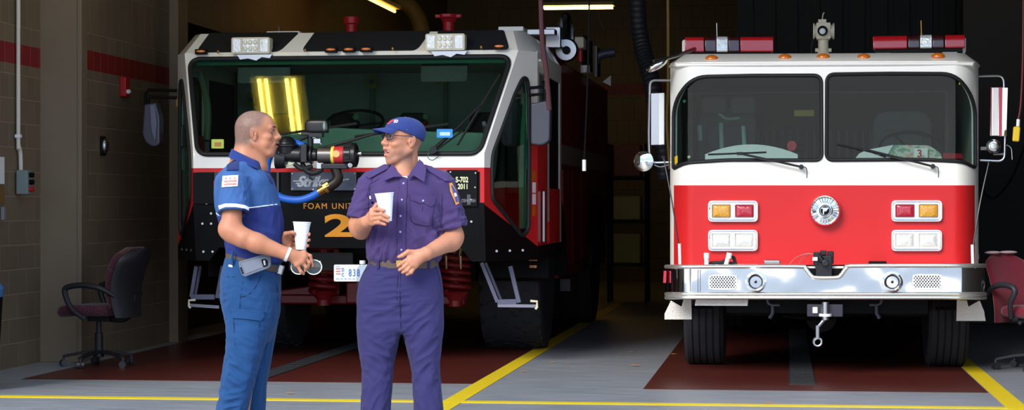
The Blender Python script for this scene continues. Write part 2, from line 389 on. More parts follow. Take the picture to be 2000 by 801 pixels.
mb = MB(); mb.sheet(OUT, [LW, RW], fR, .03, cx=CXR, cy=(362,), matfn=lambda c: 1 if (c.y > 362 and 1317 < c.x < 1904.5) else 0)
# door edges and cab sides, roof, back
xl, xr_ = W(1309, 300, 17.84).x, W(1911, 300, 17.84).x
zt = W(1610, 127, 17.5).z; zb = .52
for x, s in ((xl, 1), (xr_, -1)):
    mb.bb((x, 17.84, 1.5), (x+s*.04, 20.6, zt-.02), 0); mb.bb((x, 17.84, zb+.1), (x+s*.04, 17.98, 1.5), 0); mb.bb((x, 18.0, zb+.5), (x+s*.04, 20.6, 1.5), 1)
    mb.bb((x-s*.004, 18.06, 1.56), (x+s*.01, 18.95, 2.35), 2)
    mb.bb((x-s*.004, 19.1, 1.56), (x+s*.01, 20.4, 2.35), 2)
mb.bb((xl, 20.6, zb+.3), (xr_, 20.66, zt-.02), 0)
cab = mb.build('cab', [M['white'], M['red'], M['blk']], ENG, angle=30)
# roof: sloped brow with gutter
mb = MB()
lo = [W(1309, 131, 17.84), W(1318, 129.5, 17.62), W(1350, 128, 17.52), W(1610, 126.5, 17.5), W(1870, 126, 17.52), W(1903, 128, 17.62), W(1911, 130, 17.84)]
up = [W(1336, 107, 17.98), W(1338, 106.5, 17.82), W(1352, 105.5, 17.7), W(1610, 104.5, 17.67), W(1868, 103, 17.7), W(1883, 104.5, 17.82), W(1886, 105, 17.98)]
lo2 = [p+Vector((0, 0, .028)) for p in lo]
back = [Vector((p.x, 20.66, p.z)) for p in (lo[0], lo[-1])]; backu = [Vector((p.x, 20.55, p.z)) for p in (up[0], up[-1])]
n = len(lo); V = lo+lo2+up; Fs = []
for a in (0, n):
    for i in range(n-1): Fs.append((a+i, a+i+1, a+n+i+1, a+n+i))
V += [back[0], back[1], backu[0], backu[1]]; o = 3*n
Fs += [tuple(range(2*n, 3*n))+(o+3, o+2), (0, n, 2*n, o+2, o), (n-1, o+1, o+3, 3*n-1, 2*n-1), (o, o+2, o+3, o+1), tuple(range(n))[::-1]+(o, o+1)]
mb.add(V, Fs)
mb.tube([p+Vector((0, -.012, .004)) for p in lo], .013, 8, smooth=3)
mb.build('roof', M['white'], ENG, angle=25)
for nm, poly in (('l', LW), ('r', RW)):
    g = MB(); g.sheet(poly, [], lambda px, py: W(px, py, YR(px)+.012), .006, cx=CXR); g.build('windscreen', E_GL, ENG)
    k = MB(); k.tube([W(px, py, YR(px)-.006) for px, py in poly], .0155, 8, closed=True); k.build('windscreen_seal', M['rub'], ENG)
# cab inside
mb = MB(); mb.bb((xl+.1, 17.75, 1.62), (xr_-.1, 18.15, 1.66)); mb.bb((xl+.06, 17.95, .9), (xr_-.06, 20.4, 1.0)); mb.bb((xl+.08, 20.42, 1.0), (xr_-.08, 20.5, 2.4))
mb.bb((xl+.045, 17.9, 2.42), (xr_-.045, 20.5, 2.45))
for k in range(26): x = xl+.3+k*.075; mb.bb((x, 20.36, 1.3), (x+.035, 20.42, 2.05), 1)
mb.bb((-.1, 18.3, 1.0), (.75, 19.6, 1.62))
mb.build('cab_interior', [M['int'], mat('ribbed_trim', (86, 104, 106), .6)], ENG, bevel=.01)
def bigseat(px, Y, w, zt_, m=M['seat']):
    p = W(px, 300, Y); t = MB()
    R = rrect(-w/2, 1.1, w/2, zt_, .14)
    t.prism([Vector((p.x+a, Y, b)) for a, b in R], (0, .13, 0)); 
    t.prism([Vector((p.x+a, Y-.05, b)) for a, b in rrect(-w*.36, 1.15, w*.36, zt_-.16, .08)], (0, .05, 0))
    t.box((p.x, Y-.2, 1.12), (w, .5, .14))
    return t.build('crew_seat', m, ENG, bevel=.03)
bigseat(1420, 18.75, .5, 2.2); bigseat(1762, 18.75, .5, 2.16)
mb = MB()   # head restraints beside the officer seat
for dx in (-.12, .13): mb.box(W(1422, 206, 18.65)+Vector((dx, 0, 0)), (.22, .12, .16))
mb.build('head_restraint', M['seat'], ENG, bevel=.04)
def wheel(px, py, Y, r, tilt, m, par, name='steering_wheel'):
    c = W(px, py, Y); t = MB(); R = Matrix.Rotation(math.radians(tilt), 3, 'X')
    t.tube([c+R @ Vector((r*math.cos(a), r*math.sin(a), 0)) for a in [2*math.pi*i/32 for i in range(32)]], .014, 8, closed=True)
    for a in (0, 2.1, 4.2): t.cyl(c+R @ Vector((0, 0, -.03)), c+R @ Vector((r*math.cos(a), r*math.sin(a), 0)), .01, n=6)
    t.cyl(c+R @ Vector((0, 0, -.03)), c+R @ Vector((0, .12, -.3)), .03); t.cyl(c+R @ Vector((0, 0, -.035)), c+R @ Vector((0, 0, .0)), .05)
    return t.build(name, m, par)
wheel(1778, 288, 18.15, .25, 32, M['blk'], ENG)
mb = MB(); mb.tube([W(1508, 290, 17.95), W(1520, 275, 18), W(1545, 262, 18.05)], .008, 6, smooth=5)
mb.cyl(W(1547, 285, 18.0), W(1563, 288, 18.2), .035, .05); mb.build('cab_handset', M['blk'], ENG)
mb = MB(); c = W(1546, 285, 17.97); mb.cyl(c, c+Vector((.01, .02, 0)), .042, n=20); mb.build('gauge', mat('pink_gauge', (190, 60, 70), .4), ENG)
mb = MB()
for px, a, b in ((1408, 240, 290), (1452, 246, 285), (1366, 245, 275)): mb.tube([W(px, a, 18.3), W(px+2, b, 18.3)], .02, 8)
mb.tube([W(1404, 222, 18.3), W(1420, 232, 18.3), W(1444, 230, 18.3)], .012, 6, smooth=4); mb.build('breathing_bracket', mat('mint_metal', (150, 185, 170), .4, .2), ENG)
pp = MB(); pp.sheet([(1551, 215), (1590, 215), (1590, 227), (1551, 227)], [], lambda a, b: W(a, b, 18.6), .004); pp.build('yellow_tag', M['yel'], ENG)
pp = MB(); pp.ell(W(1359, 208, 18.0), (.02, .02, .1)); pp.build('inner_mirror', M['blk'], ENG)
# papers and folders behind the glass
def dashsheet(name, pts, m, Y=17.62):
    t = MB(); t.sheet(pts, [], lambda a, b: W(a, b, Y+(312-b)*.006), .004); return t.build(name, m, ENG)
arc = [(1377, 311)]+[(1377+181*(i/12), 311-29*math.sin(math.pi*min(1, .08+.84*(i/12)))**.8) for i in range(13)]+[(1558, 311)]
dashsheet('dash_cover', arc, M['paper'])
dashsheet('dash_cover', [(1670, 310), (1678, 300), (1690, 294), (1730, 309.5), (1730, 310)], M['paper'])
dashsheet('paper_sheet', [(1697, 292), (1745, 283), (1733, 303), (1715, 302)], M['paper'], 17.64)
MAPM = mat('street_map', (190, 196, 186), .6); nt = MAPM.node_tree; tcx = nt.nodes.new('ShaderNodeTexCoord'); nz = nt.nodes.new('ShaderNodeTexNoise'); nz.inputs['Scale'].default_value = 14
nt.links.new(tcx.outputs['Object'], nz.inputs['Vector']); crr = nt.nodes.new('ShaderNodeValToRGB'); nt.links.new(nz.outputs['Fac'], crr.inputs[0]); nt.links.new(crr.outputs[0], nt.nodes['Principled BSDF'].inputs['Base Color'])
cc = crr.color_ramp.elements; cc[0].position = .3; cc[0].color = (.15, .3, .5, 1); cc[1].position = .7; cc[1].color = (.75, .35, .25, 1); q = cc.new(.45); q.color = (.35, .5, .3, 1); q = cc.new(.55); q.color = (.75, .78, .74, 1)
dashsheet('folded_map', rpoly([(1728, 310), (1746, 283, 3), (1815, 284, 8), (1838, 300, 8), (1840, 310)]), MAPM, 17.66)
dashsheet('number_card', [(1785, 289.5), (1812, 289.5), (1812, 309), (1785, 309)], M['paper'], 17.6)
def flatpx(px0, pyb, Y, zc0=None):
    s = 4200/(Y*.992-.3*.126)
    o = W(px0, pyb, Y)
    return lambda x, y, d: Vector((o.x+x, o.y-d, o.z+y))
lettering('number', '3', ENG, M['red'], lambda x, y, d: W(1791, 307, 17.6+.02)+Vector((x, -d-.04, y)), .062, bold=.03)
dashsheet('red_case', [(1842, 299), (1878, 300), (1881, 309), (1842, 309)], mat('red_case', (170, 30, 44), .5), 17.66)
for px, py, m in ((1337, 198, 'grn'), (1346, 307, 'lgrn')):
    t = MB(); t.ell(W(px, py, YR(px)+.05), (.014, .01, .014)); t.build('dash_light', M[m], ENG)
t = MB(); t.sheet([(1317.5, 306), (1323, 304), (1323, 318), (1318, 322)], [], lambda a, b: W(a, b, YR(a)+.008), .002); t.build('inspection_sticker', M['yel'], ENG)
t = MB(); t.sheet([(1873, 152), (1875.5, 150), (1876, 163), (1873.5, 166)], [], lambda a, b: W(a, b, YR(a)+.008), .002); t.build('inspection_sticker', mat('lime', (190, 220, 60), .5), ENG)
# wipers
def wiper(par, piv, elbow, b0, b1, Y, hang=True, r=.009):
    t = MB(); t.cyl(W(*piv, Y+.06), W(*piv, Y-.035), .02, n=12); t.tube([W(*piv, Y-.025), W(*elbow, Y-.01)], r, 8)
    o = t.build('wiper', M['plast'], par)
    t = MB(); t.tube([W(*b0, Y), W(*b1, Y)], r*.85, 6); t.box(W(*elbow, Y-.005), (.05, .02, .025)); t.build('wiper_blade', M['rub'], o)
    if hang: t = MB(); t.tube([W(*piv, Y-.02), W(piv[0]+10, piv[1]+3, Y-.02), W(piv[0]+11, piv[1]+22, Y-.01)], .0035, 6, smooth=5); t.build('washer_hose', M['rub'], o)
wiper(ENG, (1565, 326), (1445, 300), (1383, 302), (1497, 297.5), 17.46)
wiper(ENG, (1822, 325), (1690, 292), (1635, 281.5), (1745, 307), 17.46)
# roof marker lamps
for i, (px, py) in enumerate(((1390, 113), (1533, 111), (1608, 110), (1687, 110.5), (1832, 108.5))):
    t = MB(); c = W(px, py+2, 17.6); t.ell(c, (.055, .04, .032), rot=Matrix.Rotation(.3, 3, 'X')); t.build('marker_lamp', M['amber'], ENG)
# light bars
def lightbar(x0, x1, y0, y1, cl0, cl1, brx, yaw):
    Y = 18.35; a = W(x0, (y0+y1)/2, Y); b = W(x1, (y0+y1)/2, Y); h = W(x0, y0, Y).z-W(x0, y1, Y).z; mid = (a+b)/2; L = (b-a).length
    R = Matrix.Rotation(math.radians(yaw), 3, 'Z'); k = W(x0+1, y0, Y).x-W(x0, y0, Y).x
    def seg(u0, u1, m, name, grow=0):
        s = MB(); u0 = (u0-x0)*k-L/2; u1 = (u1-x0)*k-L/2
        pr = rpoly([(-.15, -h/2, .02), (.15, -h/2, .02), (.13, h/2+grow, .03), (-.13, h/2+grow, .03)])
        s.loft([[mid+R @ Vector((u, p, q)) for p, q in pr] for u in (u0, u1)])
        return s.build(name, m, ENG, bevel=.006)
    RL = M['redlens']
    w = x1-x0; seg(x0, cl0-w*.14, RL, 'red_lens'); seg(cl0-w*.13, cl0-1, mat('dark_red_lens', (58, 6, 12), .15, coat=1), 'dark_lens'); seg(cl0, cl1, M['clear'], 'clear_lens', .004)
    seg(cl1+1, cl1+w*.13, mat('dark_red_lens2', (58, 6, 12), .15, coat=1), 'dark_lens'); seg(cl1+w*.14, x1, RL, 'red_lens')
    s = MB(); s.box(mid+Vector((0, 0, -h/2-.015)), (L*.96, .24, .03), rot=R); s.build('bar_tray', M['blk'], ENG)
    s = MB()
    for d in (-.3, .25): s.box(mid+R @ Vector((d, 0, -h/2-.045)), (.12, .2, .04))
    s.build('bar_foot', M['white'], ENG, bevel=.005)
    s = MB(); p = W(brx, y1-10, Y); q = [(-14, -12), (-2, -18), (3, -14), (3, 10), (-4, 18), (-12, 12)] if brx > 1600 else [(14, -12), (2, -18), (-3, -14), (-3, 10), (4, 18), (12, 12)]
    s.prism([W(brx+u*.6, (y0+y1)/2+6+v, Y+.02) for u, v in q], (0, .06, 0)); s.build('end_bracket', M['white'], ENG, bevel=.004)
lightbar(1337, 1508, 74, 104, 1398, 1420, 1334, 4)
lightbar(1706, 1883, 71, 97, 1797, 1820, 1885, -4)
for px, y0, y1 in ((1401, 45, 82), (1800, 40, 72)):
    t = MB(); t.tube([W(px, y1, 18.5), W(px-1, y0, 18.5)], .005, 6); t.cyl(W(px, y1+3, 18.5), W(px, y1-9, 18.5), .012, .008, n=8); t.build('aerial', M['brass'] if px > 1600 else M['steel'], ENG)
# deck gun on the roof
g = MB(); Y = 18.9
g.lathe([(.052, 0), (.052, .05), (.045, .06), (.045, .16), (.058, .165), (.058, .19), (.05, .195)], W(1608, 106, Y)-Vector((0, 0, .04)), (0, 0, 1), 20)
g.box(W(1608, 61, Y), (.12, .14, .14)); g.cyl(W(1589, 61, Y), W(1629, 61, Y), .058, n=20); g.cyl(W(1588, 61, Y), W(1591, 61, Y), .07, n=20); g.cyl(W(1626, 61, Y), W(1629.5, 61, Y), .07, n=20)
g.box(W(1606, 45, Y), (.07, .08, .06)); g.tube([W(1606, 43, Y), W(1607, 30, Y), W(1610, 24, Y)], .006, 6, smooth=4)
g.cyl(W(1592, 98, Y), W(1624, 98, Y), .018, n=8)
dg_ = g.build('deck_gun', M['cream'], ENG, bevel=.006)
t = MB(); t.lathe([(.03, 0), (.04, .02), (.044, .05), (.036, .06), (.001, .061)], W(1606.5, 61, Y-.07), (0, -1, 0), 20); t.build('nozzle_ring', M['blk'], dg_)
t = MB(); t.ell(W(1606.5, 61, Y-.135), (.027, .012, .027)); t.build('nozzle_face', M['whitep'], dg_)
t = MB(); t.tube([W(1592, 72, Y), W(1586, 85, Y), W(1585, 104, Y)], .007, 6, smooth=5); t.build('cable', M['rub'], dg_)
# mirrors
def frame(pts, r=.011): t = MB(); t.tube(rs(pts), r, 8); return t
def rs(pts, Y=17.9, n=5):
    pl = rpoly(pts, n); return [W(a, b, Y) for a, b in pl]
t = frame([(1309, 157), (1269, 157, 12), (1267, 260), (1268, 318, 14), (1306, 317)]); fL = t.build('mirror_frame', M['steel'], ENG)
t = MB(); t.prism([W(a, b, 17.86) for a, b in ((1271, 182), (1298, 181), (1298, 283), (1271, 284))], (0, .06, 0)); mh = t.build('mirror_head', M['steel'], fL, bevel=.006)
t = MB(); t.prism([W(a, b, 17.85) for a, b in ((1287, 182), (1297, 181.5), (1297, 282), (1287, 283))], (0, .012, 0)); t.build('mirror_edge', M['whitep'], fL, bevel=.003)
t = MB(); t.lathe([(.001, -.022), (.05, -.016), (.085, 0), (.083, .015), (.03, .05), (.001, .055)], W(1257, 315, 17.85), (.25, 1, 0), 24); t.build('round_mirror', M['chrome'], fL)
t = MB(); t.tube([W(1250, 304, 17.9), W(1270, 306, 17.9)], .009, 6); t.tube([W(1278, 322, 17.9), W(1290, 326, 17.9), W(1306, 322, 17.9)], .005, 6, smooth=4); t.each('mirror_arm', M['steel'], fL)
t = MB(); t.tube([W(1276, 119, 17.5), W(1300, 115, 17.6), W(1328, 107, 17.9), W(1357, 96, 18.2)], lambda u: .012+.008*u, 8); t.build('mirror_boom', M['steel'], ENG)
t = MB(); t.ell(W(1283, 128, 17.5), (.1, .06, .035), rot=Matrix.Rotation(-.5, 3, 'Y')); t.build('look_down_mirror', M['chrome'], ENG)
t = MB(); t.prism([W(a, b, 18.25) for a, b in ((1322, 128), (1334, 112), (1346, 111), (1342, 118), (1326, 128))], (0, .05, 0)); t.build('corner_lamp', mat('yellow_lens', (225, 215, 70), .2, coat=1), ENG)
t = frame([(1912, 149), (1960, 148, 12), (1964, 230), (1962, 315, 14), (1914, 313)]); fR_ = t.build('mirror_frame', M['steel'], ENG)
t = MB(); t.prism([W(a, b, 17.86) for a, b in ((1935, 170), (1970, 170), (1967, 267), (1933, 266))], (0, .06, 0)); t.build('mirror_head', M['chrome'], fR_, bevel=.008)
t = MB(); t.prism([W(a, b, 17.85) for a, b in ((1940, 171), (1951, 171), (1949, 265), (1939, 265))], (0, .012, 0)); t.build('mirror_edge', M['whitep'], fR_, bevel=.003)
t = MB(); t.prism([W(a, b, 17.85) for a, b in ((1951, 171), (1958, 171), (1957, 265), (1951, 265))], (0, .01, 0)); t.prism([W(a, b, 17.85) for a, b in ((1935.5, 171), (1938, 171), (1937, 265), (1935, 265))], (0, .01, 0)); t.build('mirror_stripe', mat('pink_reflector', (190, 70, 90), .3), fR_)
t = MB(); t.lathe([(.001, -.05), (.04, -.044), (.058, -.02), (.062, 0), (.05, .03), (.001, .05)], W(1940, 286, 17.84), (0, 1, 0), 24); t.build('spot_lamp', M['chrome'], fR_)
t = MB(); t.ell(W(1940, 286, 17.79), (.03, .01, .03)); t.build('spot_lens', M['clear'], fR_)
t = MB(); t.tube([W(1915, 290, 17.9), W(1928, 290, 17.9)], .018, 8); t.tube([W(1940, 301, 17.9), W(1960, 301, 17.9)], .01, 8); t.each('mirror_arm', M['steel'], fR_)
t = MB(); t.tube([W(1966, 283, 17.88), W(1975, 290, 17.88), W(1977, 312, 17.88)], .004, 6, smooth=5); t.build('loose_wire', M['steel'], fR_)
# feeler rods
for a, b in (((1296, 306), (1327, 490)), ((1932, 315), (1899, 492))):
    t = MB(); t.tube([W(*a, 17.3), W((a[0]+b[0])/2+(2 if a[0] < 1600 else -2), 400, 17.2), W(*b, 17.15)], .006, 6, smooth=4); t.tube([W(*a, 17.3), W(a[0], a[1]+3, 17.3)], .018, 8); t.cyl(W(b[0], b[1]-14, 17.15), W(b[0]+1, b[1]+26, 17.15), .012, n=8, m=1); t.build('guide_rod', [M['plast'], M['whitep']], ENG)
# lamp clusters
def cluster(x0, y0, x1, y1, cols):
    Y = 17.5; o = MB(); ins = 5; mid = (x0+x1)/2
    H = [rrect(x0+7, y0+7, mid-3.5, y1-7, 3), rrect(mid+3.5, y0+7, x1-7, y1-7, 3)]
    o.sheet(rrect(x0, y0, x1, y1, 9), H, lambda a, b: W(a, b, Y-.04), .04)
    for h in (rrect(x0+3, y0+3, x1-3, y1-3, 7),): o.tube([W(a, b, Y-.042) for a, b in h], .006, 6, closed=True)
    z = o.build('lamp_bezel', M['chrome'], ENG, bevel=.005)
    for h, c in zip(H, cols):
        xs = [q[0] for q in h]; ys = [q[1] for q in h]; cx, cy = (min(xs)+max(xs))/2, (min(ys)+max(ys))/2; hw, hh = (max(xs)-min(xs))/2-1.2, (max(ys)-min(ys))/2-1.2
        l = MB(); K = 6; rings = []
        for k in range(K+1):
            t_ = k/K; s_ = math.cos(t_*1.45); d = .02*math.sin(t_*1.5)
            rings.append([W(cx+(a-cx)*s_*.93, cy+(b-cy)*s_*.9, Y-.022-d) for a, b in h])
        l.loft(rings); l.build('lamp_lens', c, z)
        l = MB(); l.tube([W(cx+(a-cx)*.97, cy+(b-cy)*.95, Y-.03) for a, b in h], .0045, 6, closed=True); l.build('lens_rim', M['white'] if c is M['clear'] else M['steel'], z)
        if c is M['clear']:
            l = MB(); l.ell(W(cx+2, cy+1, Y-.01), (.03, .02, .02)); l.build('bulb', M['chrome'], z)
AMB = mat('amber_lens_deep', (214, 150, 36), .12, coat=1, bump=.5, bscale=60); REDL = mat('ruby_lens', (178, 20, 44), .1, coat=1, bump=.4, bscale=60)
cluster(1383, 392, 1480, 433, (AMB, REDL)); cluster(1741, 391.5, 1840, 432.5, (REDL, AMB))
HL = M['clear']; cluster(1383, 449, 1480, 490.5, (HL, HL)); cluster(1741, 449, 1840, 490.5, (HL, HL))
# siren drum with emblem
c = W(1611, 411.5, 17.5); k = .00413
t = MB(); t.lathe([(.122, -.01), (.128, -.05), (.122, -.085), (.112, -.1), (.108, -.09), (.1, -.075), (.07, -.082), (.066, -.075), (.04, -.085), (.001, -.086)], c, (0, 1, 0), 40)
for i in range(28):
    a = 2*math.pi*i/28; t.tube([c+Vector((r*math.cos(a), -.083, r*math.sin(a))) for r in (.07, .1)], .003, 5)
sir = t.build('siren_speaker', M['chrome'], ENG)
t = MB(); t.cyl(c+Vector((0, -.08, 0)), c+Vector((0, -.095, 0)), .05, n=32); t.build('emblem_disc', M['blk'], sir)
t = MB()
for r in (.047, .037): t.tube([c+Vector((r*math.cos(a), -.096, r*math.sin(a))) for a in [2*math.pi*i/32 for i in range(32)]], .0022, 5, closed=True)
t.prism([c+Vector((x, -.095, z)) for x, z in ((-.018, -.028), (-.008, -.028), (-.008, -.006), (.008, -.006), (.022, .012), (.03, .024), (-.026, .024), (-.03, .015), (-.018, .015))], (0, -.004, 0))
t.build('emblem', M['silver'], sir)
# bumper
B = thing_b = MB(); Yb = 17.0
def YB(px):
    t_ = abs(px-1612); a, r = 262, 52
    if t_ <= a: return Yb
    q = min(1, (t_-a)/r); return Yb+.42*(1-math.sqrt(max(0, 1-q*q)))
CB = [1299+k*4.5 for k in range(13)]+[1925-k*4.5 for k in range(13)]
top = [(1300, 523), (1350, 523), (1556, 522.5), (1572, 526), (1584, 540), (1594, 544.5), (1632, 544.5), (1642, 540), (1654, 525), (1668, 521.5), (1870, 521), (1924, 521)]
face = rpoly([(a, b, 6 if 1560 < a < 1660 else 0) for a, b in top]+[(1924, 577), (1300, 577)])
GR = [rrect(1385, 538, 1439, 565, 10), rrect(1783, 537, 1839, 564, 10)]
bm_ = MB(); bm_.sheet(face, GR, lambda a, b: W(a, b, YB(a)+.02), .02, cx=CB); bump = bm_.build('bumper', M['wavy'], ENG)
t = MB(); t.tube([W(a, b, YB(a)+.01) for a, b in cat([(a, b, 0) for a, b in top], 5) for a, b in [(a, b)]] if False else [W(p.x, p.y, YB(p.x)+.008) for p in cat([(a, b-2, 0) for a, b in [(1301, 523), (1306, 523), (1314, 523), (1325, 523), (1350, 523)]+top[2:]], 4)], .017, 10)
t.build('bumper_top_rail', M['rail'], bump)
for yy in (574.5, 581.5):
    t = MB(); t.tube([W(a, yy, YB(a)+.004) for a in [1301, 1304, 1309, 1316, 1325, 1340, 1360, 1612, 1870, 1890, 1902, 1912, 1918, 1922, 1924]], .0155, 10); t.build('bumper_lower_rail', M['rail'], bump)
t = MB(); 
t.hexa([W(1318, 521, 17.1), W(1906, 519, 17.1), W(1900, 519, 17.5), W(1322, 521, 17.5)]+[p+Vector((0, 0, -.02)) for p in (W(1318, 521, 17.1), W(1906, 519, 17.1), W(1900, 519, 17.5), W(1322, 521, 17.5))])
t.build('bumper_deck', M['alu'], bump)
t = MB(); t.bb(W(1330, 575, 17.1), W(1895, 525, 17.12)); t.build('bumper_back', M['blk'], bump)
for G_ in GR:
    xs = [q[0] for q in G_]; ys = [q[1] for q in G_]; t = MB()
    t.tube([W(a, b, Yb-.003) for a, b in G_], .006, 6, closed=True)
    x0, x1, y0, y1 = min(xs), max(xs), min(ys), max(ys)
    for i in range(4):
        for s in (-1, 1):
            yc = y0+(i+.5)*(y1-y0)/4
            t.tube([W(x0+(x1-x0)*j/10, yc+s*(3.4 if j % 2 else -3.4)*.95, Yb) for j in range(11)], .006, 5)
    t.build('bumper_grille', M['whitep'], bump)
for px in (1476, 1743):
    c = W(px, 551, Yb); t = MB()
    t.lathe([(.083, .03), (.083, -.01), (.08, -.03), (.066, -.035), (.06, -.015), (.03, .06), (.028, .1), (.001, .1)], c, (0, 1, 0), 32); h = t.build('air_horn', M['chrome'], bump)
    t = MB(); t.lathe([(.001, .07), (.02, .06), (.045, .02), (.056, -.006), (.058, -.006), (.047, .022), (.022, .064), (.001, .075)], c, (0, 1, 0), 24); t.build('horn_throat', mat('horn_grey', (62, 66, 76), .5), h)
    t = MB(); t.ell(c+Vector((0, .02, 0)), (.012, .03, .012)); t.build('horn_core', M['plast'], h)
t = MB(); t.prism([W(a, b, YB(1303)-.02) for a, b in ((1296, 529), (1302, 529), (1301, 553), (1295, 553))], (0, .05, 0)); t.build('side_marker', REDL, bump, bevel=.004)
for x in (1363, 1367.5): t = MB(); t.tube([W(x, 527, Yb), W(x, 571, Yb)], .002, 5); t.build('bumper_seam', M['dsteel'], bump)
# things standing on the bumper
t = MB()
for px, lean in ((1380, 0), (1418, 5)):
    t.cyl(W(px, 518, 17.15), W(px+lean, 499, 17.15), .018, n=10); t.cyl(W(px+lean, 505, 17.15), W(px+lean*1.4, 494, 17.15), .022, n=10)
t.each('hose_coupling', M['whitep'], bump)
t = MB(); t.tube([W(1388, 514, 17.2), W(1410, 512, 17.2), W(1430, 502, 17.2), W(1435, 510, 17.2), W(1436, 517, 17.2)], .014, 8, smooth=5); t.tube([W(1380, 518, 17.2), W(1400, 513, 17.2), W(1440, 516, 17.2)], .014, 8, smooth=4); t.build('deck_hose', M['rub'], bump)
t = MB(); t.box(W(1508, 512, 17.2), (.13, .1, .035)); t.build('deck_fitting', M['steel'], bump, bevel=.01)
t = MB(); t.box(W(1714, 514, 17.4), (.14, .04, .03)); t.build('deck_slot', M['blk'], bump, bevel=.005)
t = MB(); t.box(W(1609, 520, 17.1), (.13, .12, .17)); t.box(W(1595, 506, 17.08), (.05, .08, .11)); t.box(W(1622, 503, 17.1), (.05, .1, .1)); t.cyl(W(1612, 514, 17.03), W(1612, 514, 16.98), .028, n=16); t.box(W(1608, 494, 17.1), (.05, .06, .04)); t.cyl(W(1600, 500, 17.03), W(1607, 512, 17.03), .022, n=12)
wn = t.build('winch_head', M['plast'], bump, bevel=.008)
t = MB(); t.tube([W(1540, 519, 17.3), W(1555, 503, 17.2), W(1575, 496, 17.1), W(1592, 497, 17.1)], .004, 6, smooth=6); t.tube([W(1560, 519, 17.3), W(1566, 506, 17.2), W(1580, 497, 17.1)], .004, 6, smooth=6); t.build('winch_wire', mat('pink_wire', (196, 120, 116), .5), bump)
t = MB(); t.box(W(1592, 506, 17.03), (.04, .02, .03)); t.build('winch_plug', M['whitep'], bump, bevel=.004)
t = MB(); t.hexa([W(1560, 546, 17.12), W(1664, 546, 17.12), W(1664, 524, 17.42), W(1560, 524, 17.42)]+[p+Vector((0, .01, -.02)) for p in (W(1560, 546, 17.12), W(1664, 546, 17.12), W(1664, 524, 17.42), W(1560, 524, 17.42))]); t.build('winch_tray', M['alu'], bump)
t = MB(); t.box(W(1611, 606, 17.1), (.28, .12, .1)); t.box(W(1592, 606, 17.03), (.04, .02, .05), 1); tb = t.build('tow_bracket', [M['purplebox'], M['whitep']], bump, bevel=.006)
t = MB(); t.cyl(W(1612, 590, 17), W(1612, 625, 17), .03, n=14); t.cyl(W(1612, 613, 17), W(1612, 618, 17), .05, n=14, m=1); t.tube([W(1612, 622, 17), W(1597, 640, 17), W(1597, 655, 17)], .014, 8, m=0)
t.tube([W(1597+8*math.cos(a), 668+8*math.sin(a), 17) for a in [2*math.pi*i/16 for i in range(16)]], .011, 8, closed=True); t.cyl(W(1597, 636, 17), W(1597, 662, 17), .018, n=10); t.build('tow_hook', [M['steel'], M['whitep']], bump)
for px, s in ((1499, 1), (1722, -1)):
    t = MB(); t.tube([W(px, 586, 17.2), W(px+s*2, 593, 17.2), W(px+s*8, 596, 17.2), W(px+s*24, 596, 17.2)], .011, 8); t.tube([W(px+s*10, 597, 17.4), W(px+s*10, 612, 17.4), W(px+s*4, 622, 17.4)], .016, 8); t.build('tow_eye', M['dsteel'], bump)
t = MB(); t.hexa([W(1357, 597, 17.1), W(1460, 597.5, 17.1), W(1461, 585, 17.1), W(1359, 585, 17.1)]+[p+Vector((0, .25, 0)) for p in (W(1357, 597, 17.1), W(1460, 597.5, 17.1), W(1461, 585, 17.1), W(1359, 585, 17.1))]); t.build('step_plate', M['alu'], ENG)
for P_ in ([(1298, 624), (1298, 613), (1312, 584), (1350, 584), (1351, 624)], [(1925, 627), (1922, 608), (1914, 588), (1869, 586), (1868, 627)]):
    t = MB(); t.prism([W(a, b, 17.5) for a, b in P_], (0, .03, 0)); t.build('splash_guard', M['alu'], ENG)
    s = 1 if P_[0][0] < 1500 else -1; x = 1305 if s > 0 else 1918
    t = MB(); t.prism([W(a, b, 17.3) for a, b in ((x, 584), (x+s*30, 584), (x+s*26, 599))], (0, .03, 0)); t.build('guard_strap', M['blk'], ENG)
for px in (1313, 1908): t = MB(); t.box(W(px, 502, 17.86), (.035, .02, .05)); t.build('door_marker', M['amber'], ENG, bevel=.004)
